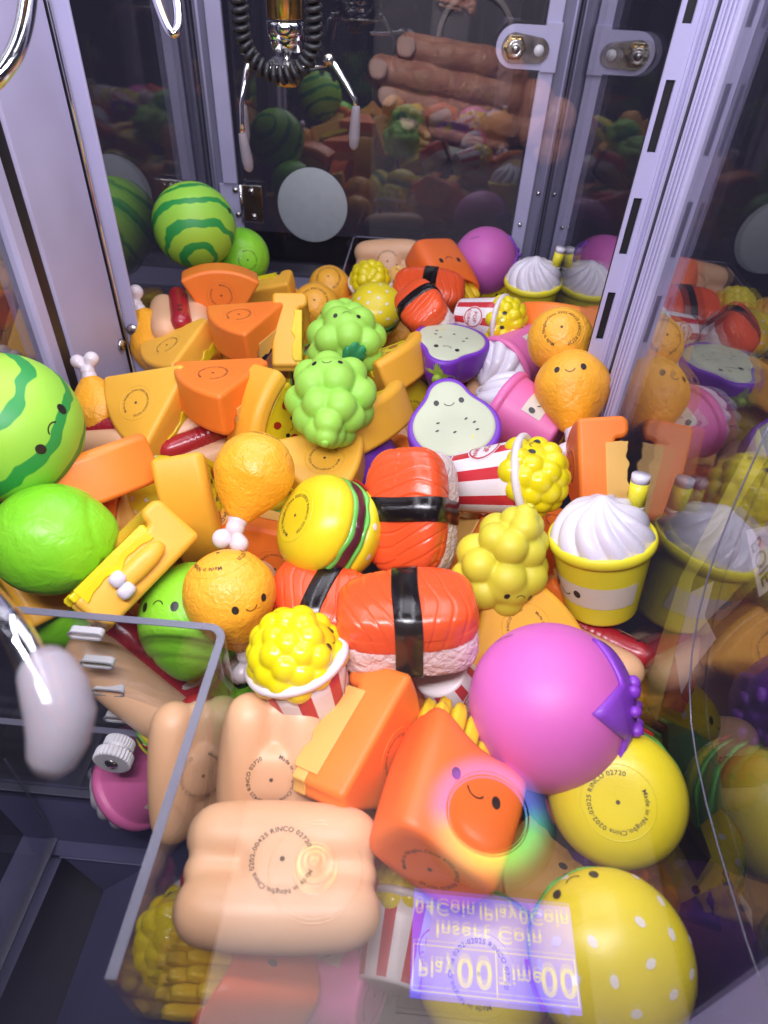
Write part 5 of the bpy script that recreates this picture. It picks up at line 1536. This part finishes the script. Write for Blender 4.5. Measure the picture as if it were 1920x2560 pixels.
m, nt, p = base('lcd_blue')
p.inputs['Base Color'].default_value = (0.05, 0.04, 0.3, 1)
p.inputs['Emission Color'].default_value = (0.15, 0.10, 1.0, 1)
p.inputs['Emission Strength'].default_value = 1.7
m, nt, p = base('lcd_text')
p.inputs['Base Color'].default_value = (0.6, 0.6, 0.6, 1)
p.inputs['Emission Color'].default_value = (0.62, 0.56, 0.30, 1)
p.inputs['Emission Strength'].default_value = 0.8
plain('panel_print', (0.12, 0.095, 0.105), 0.45)
plain('bezel_print', (0.06, 0.035, 0.04), 0.4)
plain('button_orange', (0.05, 0.03, 0.03), 0.3)
m, nt, p = base('dome_lit')
p.inputs['Base Color'].default_value = (0.25, 0.22, 0.16, 1)
p.inputs['Roughness'].default_value = 0.08
tc = nd(nt, 'ShaderNodeTexCoord')
wv = nd(nt, 'ShaderNodeTexWave', wave_type='RINGS', rings_direction='Z', i_Scale=95.0, i_Distortion=1.0)
nt.links.new(tc.outputs['Object'], wv.inputs['Vector'])
nz = nd(nt, 'ShaderNodeTexNoise', i_Scale=70, i_Detail=0.0)
nt.links.new(tc.outputs['Object'], nz.inputs['Vector'])
cr = nd(nt, 'ShaderNodeValToRGB')
el = cr.color_ramp.elements
el[0].position = 0.36; el[0].color = (0.15, 1.0, 0.2, 1)
el[1].position = 0.64; el[1].color = (1.0, 0.2, 0.1, 1)
e = el.new(0.5); e.color = (0.95, 0.9, 0.4, 1)
nt.links.new(nz.outputs['Fac'], cr.inputs[0]); nt.links.new(cr.outputs[0], p.inputs['Emission Color'])
ws = nd(nt, 'ShaderNodeMath', operation='MULTIPLY_ADD', i_1=1.3, i_2=0.05); nt.links.new(wv.outputs['Fac'], ws.inputs[0])
nt.links.new(ws.outputs[0], p.inputs['Emission Strength'])
m, nt, p = base('rainbow')
tc = nd(nt, 'ShaderNodeTexCoord')
sp = nd(nt, 'ShaderNodeSeparateXYZ'); nt.links.new(tc.outputs['Object'], sp.inputs[0])
at = nd(nt, 'ShaderNodeMath', operation='ARCTAN2'); nt.links.new(sp.outputs[1], at.inputs[0]); nt.links.new(sp.outputs[0], at.inputs[1])
mr = nd(nt, 'ShaderNodeMapRange', i_1=-math.pi, i_2=math.pi); nt.links.new(at.outputs[0], mr.inputs[0])
cr = nd(nt, 'ShaderNodeValToRGB')
el = cr.color_ramp.elements
# 0 = left, .25 = towards the player, .5 = right, .75 = towards the window
stops = [(0.0, (1.0, 0.18, 0.9)), (0.14, (0.75, 0.15, 1.0)), (0.30, (0.35, 0.15, 1.0)), (0.46, (0.15, 0.25, 1.0)), (0.56, (0.10, 1.0, 0.25)), (0.68, (0.25, 1.0, 0.12)), (0.80, (0.95, 0.95, 0.15)), (0.92, (1.0, 0.65, 0.25)), (1.0, (1.0, 0.18, 0.9))]
el[0].position = 0.0; el[0].color = (*stops[0][1], 1)
el[1].position = 1.0; el[1].color = (*stops[-1][1], 1)
for q, c in stops[1:-1]:
    e = el.new(q); e.color = (*c, 1)
nt.links.new(mr.outputs[0], cr.inputs[0])
nt.links.new(cr.outputs[0], p.inputs['Emission Color'])
rl = nd(nt, 'ShaderNodeVectorMath', operation='LENGTH'); nt.links.new(tc.outputs['Object'], rl.inputs[0])
fd = nd(nt, 'ShaderNodeMapRange', i_1=0.0240, i_2=0.0375, i_3=3.2, i_4=0.15); fd.interpolation_type = 'SMOOTHSTEP'
nt.links.new(rl.outputs['Value'], fd.inputs[0]); nt.links.new(fd.outputs[0], p.inputs['Emission Strength'])
p.inputs['Base Color'].default_value = (0.1, 0.1, 0.1, 1)

vinyl('skin', '#cf9a82', rough=0.46, bump=0.5, bscale=320, sss=0.15, col2='#b87a66', mscale=70, dimple=(150, 0.0014))
plain('nail', srgb('#f0c8bc'), 0.25)
plain('phone_body', (0.10, 0.095, 0.11), 0.45)
plain('phone_ring', (0.34, 0.32, 0.32), 0.4)

def hand():
    """the photographer's phone and fingers, seen only as a reflection in the front window"""
    # @HAND@ positions were solved from where their mirror images stand
    t = root('smartphone'); tag(t, 'dark phone with a ring on its back held before the machine', 'phone')
    MB().box((0.034, -0.350, 0.225), (0.140, -0.342, 0.420), 0.004).build('phone_case', 'phone_body', t)
    pts = [(0.0905 + 0.020 * math.cos(a), -0.3412, 0.352 + 0.020 * math.sin(a)) for a in np.linspace(0, 2 * math.pi, 50)]
    obj('ring_holder', mesh('ring_holder', *tube_vf(pts, 0.0016, 8, False), 'phone_ring'), t)
    h = root('person'); h.location = (0, 0, 0); tag(h, 'bare hand gripping a phone, fingers spread over its back', 'person')
    fingers = [([(0.112, -0.338, 0.3385), (0.098, -0.331, 0.3425), (0.076, -0.327, 0.3455), (0.0545, -0.331, 0.3475)], 0.0084),
               ([(0.114, -0.337, 0.3255), (0.096, -0.330, 0.3298), (0.067, -0.326, 0.3335), (0.0400, -0.330, 0.3368)], 0.0088),
               ([(0.116, -0.337, 0.3115), (0.100, -0.330, 0.3155), (0.072, -0.326, 0.3200), (0.0455, -0.331, 0.3240)], 0.0084),
               ([(0.112, -0.339, 0.3030), (0.098, -0.333, 0.3055), (0.077, -0.330, 0.3090), (0.0580, -0.334, 0.3120)], 0.0070)]
    m_ = MB()
    for P, r in fingers:
        P = [Vector(p) for p in P]
        for i in range(len(P) - 1):
            for u in np.linspace(0, 1, 9):
                p = P[i].lerp(P[i + 1], u)
                k = (i + u) / (len(P) - 1)
                rr = r * (1.0 - 0.15 * k) * (1 + 0.07 * math.exp(-((k - 0.36) / .05) ** 2) + 0.05 * math.exp(-((k - 0.70) / .05) ** 2))
                bm = bmesh.new(); bmesh.ops.create_icosphere(bm, subdivisions=2, radius=rr); bm.verts.index_update()
                m_.add([tuple(v.co + p) for v in bm.verts], [[w.index for w in f.verts] for f in bm.faces]); bm.free()
    for x, z, r in ((0.114, 0.334, .0095), (0.117, 0.322, .0105), (0.117, 0.310, .010), (0.128, 0.324, .0115), (0.130, 0.311, .012), (0.142, 0.315, .0125), (0.142, 0.302, .012)):
        bm = bmesh.new(); bmesh.ops.create_icosphere(bm, subdivisions=3, radius=r); bm.verts.index_update()
        m_.add([(v.co.x + x, v.co.y * .8 - 0.340, v.co.z + z) for v in bm.verts], [[w.index for w in f.verts] for f in bm.faces]); bm.free()
    o = m_.build('hand', 'skin', h, True)
    md = o.modifiers.new('join', 'REMESH'); md.mode = 'VOXEL'; md.voxel_size = 0.0008; md.use_smooth_shade = True
    sm = o.modifiers.new('smooth', 'SMOOTH'); sm.factor = 0.5; sm.iterations = 8
    for P, r in fingers:
        a = Vector(P[-1])
        n_ = star('nail', lambda d: 1 / (np.abs(d[:, 0] / 0.0062) ** 2.6 + np.abs(d[:, 1] / 0.0012) ** 2.6 + np.abs(d[:, 2] / 0.0048) ** 2.6) ** (1 / 2.6), 'nail', 20, 14)
        q = obj('nail', n_, h, (a.x - r * .15, a.y + r * .80, a.z + 0.0008)); q.rotation_euler = (R(6), 0, R(20))

def stickers():
    """printed film on the outside of the right window"""
    X = 0.2320
    def sheet(nm, polys, label, cat):
        t = root(nm); tag(t, label, cat)
        for k, (pn, pts, mt) in enumerate(polys):
            n = len(pts); xx = X + 0.0004 * k
            v = [(xx, y, z) for y, z in pts] + [(xx + 0.0002, y, z) for y, z in pts]
            f = [tuple(range(n)), tuple(range(2 * n - 1, n - 1, -1))] + [(i, n + i, n + (i + 1) % n, (i + 1) % n) for i in range(n)]
            obj(pn, mesh(pn, v, f, mt, False), t)
        return t
    smooth_path = lambda P: P
    st = sheet('window_sticker', [('film_strip', [(0.2693, 0.2316), (0.2523, 0.2271), (0.2607, 0.1396), (0.2273, 0.0511), (0.2526, 0.0416), (0.2729, 0.1264)], 'film_yellow'), ('white_patch', [(0.2412, 0.1937), (0.2216, 0.2159), (0.2059, 0.1927), (0.2097, 0.1824)], 'film_white'), ('white_patch', [(0.2586, 0.1307), (0.2451, 0.1546), (0.2379, 0.1358), (0.2208, 0.1386), (0.2238, 0.1112), (0.2221, 0.0880), (0.2477, 0.0955)], 'film_white'), ('green_patch', [(0.2202, 0.0629), (0.1977, 0.0912), (0.1792, 0.1058), (0.1563, 0.0965), (0.1603, 0.0624), (0.1921, 0.0422)], 'film_green'), ('red_patch', [(0.2533, 0.0700), (0.2344, 0.1049), (0.2172, 0.1061), (0.2142, 0.0821), (0.2398, 0.0512)], 'film_red'), ('blue_patch', [(0.1394, 0.0221), (0.1296, 0.0809), (0.0943, 0.0918), (0.0898, 0.0324), (0.1004, -0.0411), (0.1245, -0.0077)], 'film_blue'), ('white_patch', [(0.1222, 0.0856), (0.1142, 0.0903), (0.1044, 0.0852), (0.1022, 0.0746), (0.1118, 0.0720)], 'film_white'), ('dark_mark', [(0.1163, 0.0839), (0.1112, 0.0859), (0.1058, 0.0805), (0.1093, 0.0803)], 'film_dark'), ('white_stroke', [(0.1264, 0.0363), (0.1263, 0.0401), (0.0963, 0.0499), (0.0965, 0.0456)], 'film_white'), ('white_stroke', [(0.1234, 0.0588), (0.1231, 0.0621), (0.0966, 0.0597), (0.0966, 0.0561)], 'film_white'), ('dark_mark', [(0.2249, 0.0450), (0.2202, 0.0629), (0.1837, 0.0591), (0.1461, 0.0644), (0.1434, 0.0426), (0.1726, 0.0278)], 'film_dark')], 'tall cartoon sticker film on the outside of the right window', 'sticker')
    t = root('bent_guard'); tag(t, 'thin curved edge of a clear sheet against the right window', 'clear sheet')
    obj('guard_edge', mesh('guard_edge', *tube_vf(smooth_path([(0.2256, 0.2519, 0.2475), (0.2256, 0.2503, 0.2279), (0.2256, 0.2483, 0.2053), (0.2256, 0.2445, 0.1822), (0.2256, 0.2394, 0.1616), (0.2256, 0.2316, 0.1425), (0.2256, 0.2211, 0.1258), (0.2256, 0.2099, 0.1137), (0.2256, 0.1946, 0.1041), (0.2256, 0.1775, 0.0988), (0.2256, 0.1570, 0.0960), (0.2256, 0.1372, 0.0955), (0.2256, 0.1180, 0.0961), (0.2256, 0.1005, 0.0966), (0.2256, 0.0873, 0.0985)]), 0.0005, 6), 'acrylic_edge'), t)
    t = root('front_post'); tag(t, 'white front post rising at the lower right corner', 'post')
    MB().box((0.207, 0.030, -0.05), (0.240, 0.0520, 0.30), 0.002).build('post_face', 'powder_white', t)
    g, f, w = text2('BOIE', 0.0125, 0.8)
    ca, sa = math.cos(R(-12)), math.sin(R(-12))
    v = [(0.2318, 0.2199 - (a * ca - b * sa), 0.1948 + (a * sa + b * ca)) for a, b in g]
    obj('lettering', mesh('lettering', v, f, 'film_dark', False), st)


plain('film_white', (0.85, 0.82, 0.88), 0.5)
plain('film_green', (0.10, 0.24, 0.09), 0.5)
plain('film_yellow', (0.75, 0.72, 0.2), 0.5)
plain('film_purple', (0.06, 0.04, 0.16), 0.5)
plain('film_red', (0.40, 0.05, 0.08), 0.5)
plain('film_blue', (0.04, 0.06, 0.30), 0.5)
plain('film_dark', (0.014, 0.012, 0.016), 0.5)

cabinet()
chute()
place_all()
claws()
outside()
hand()
stickers()
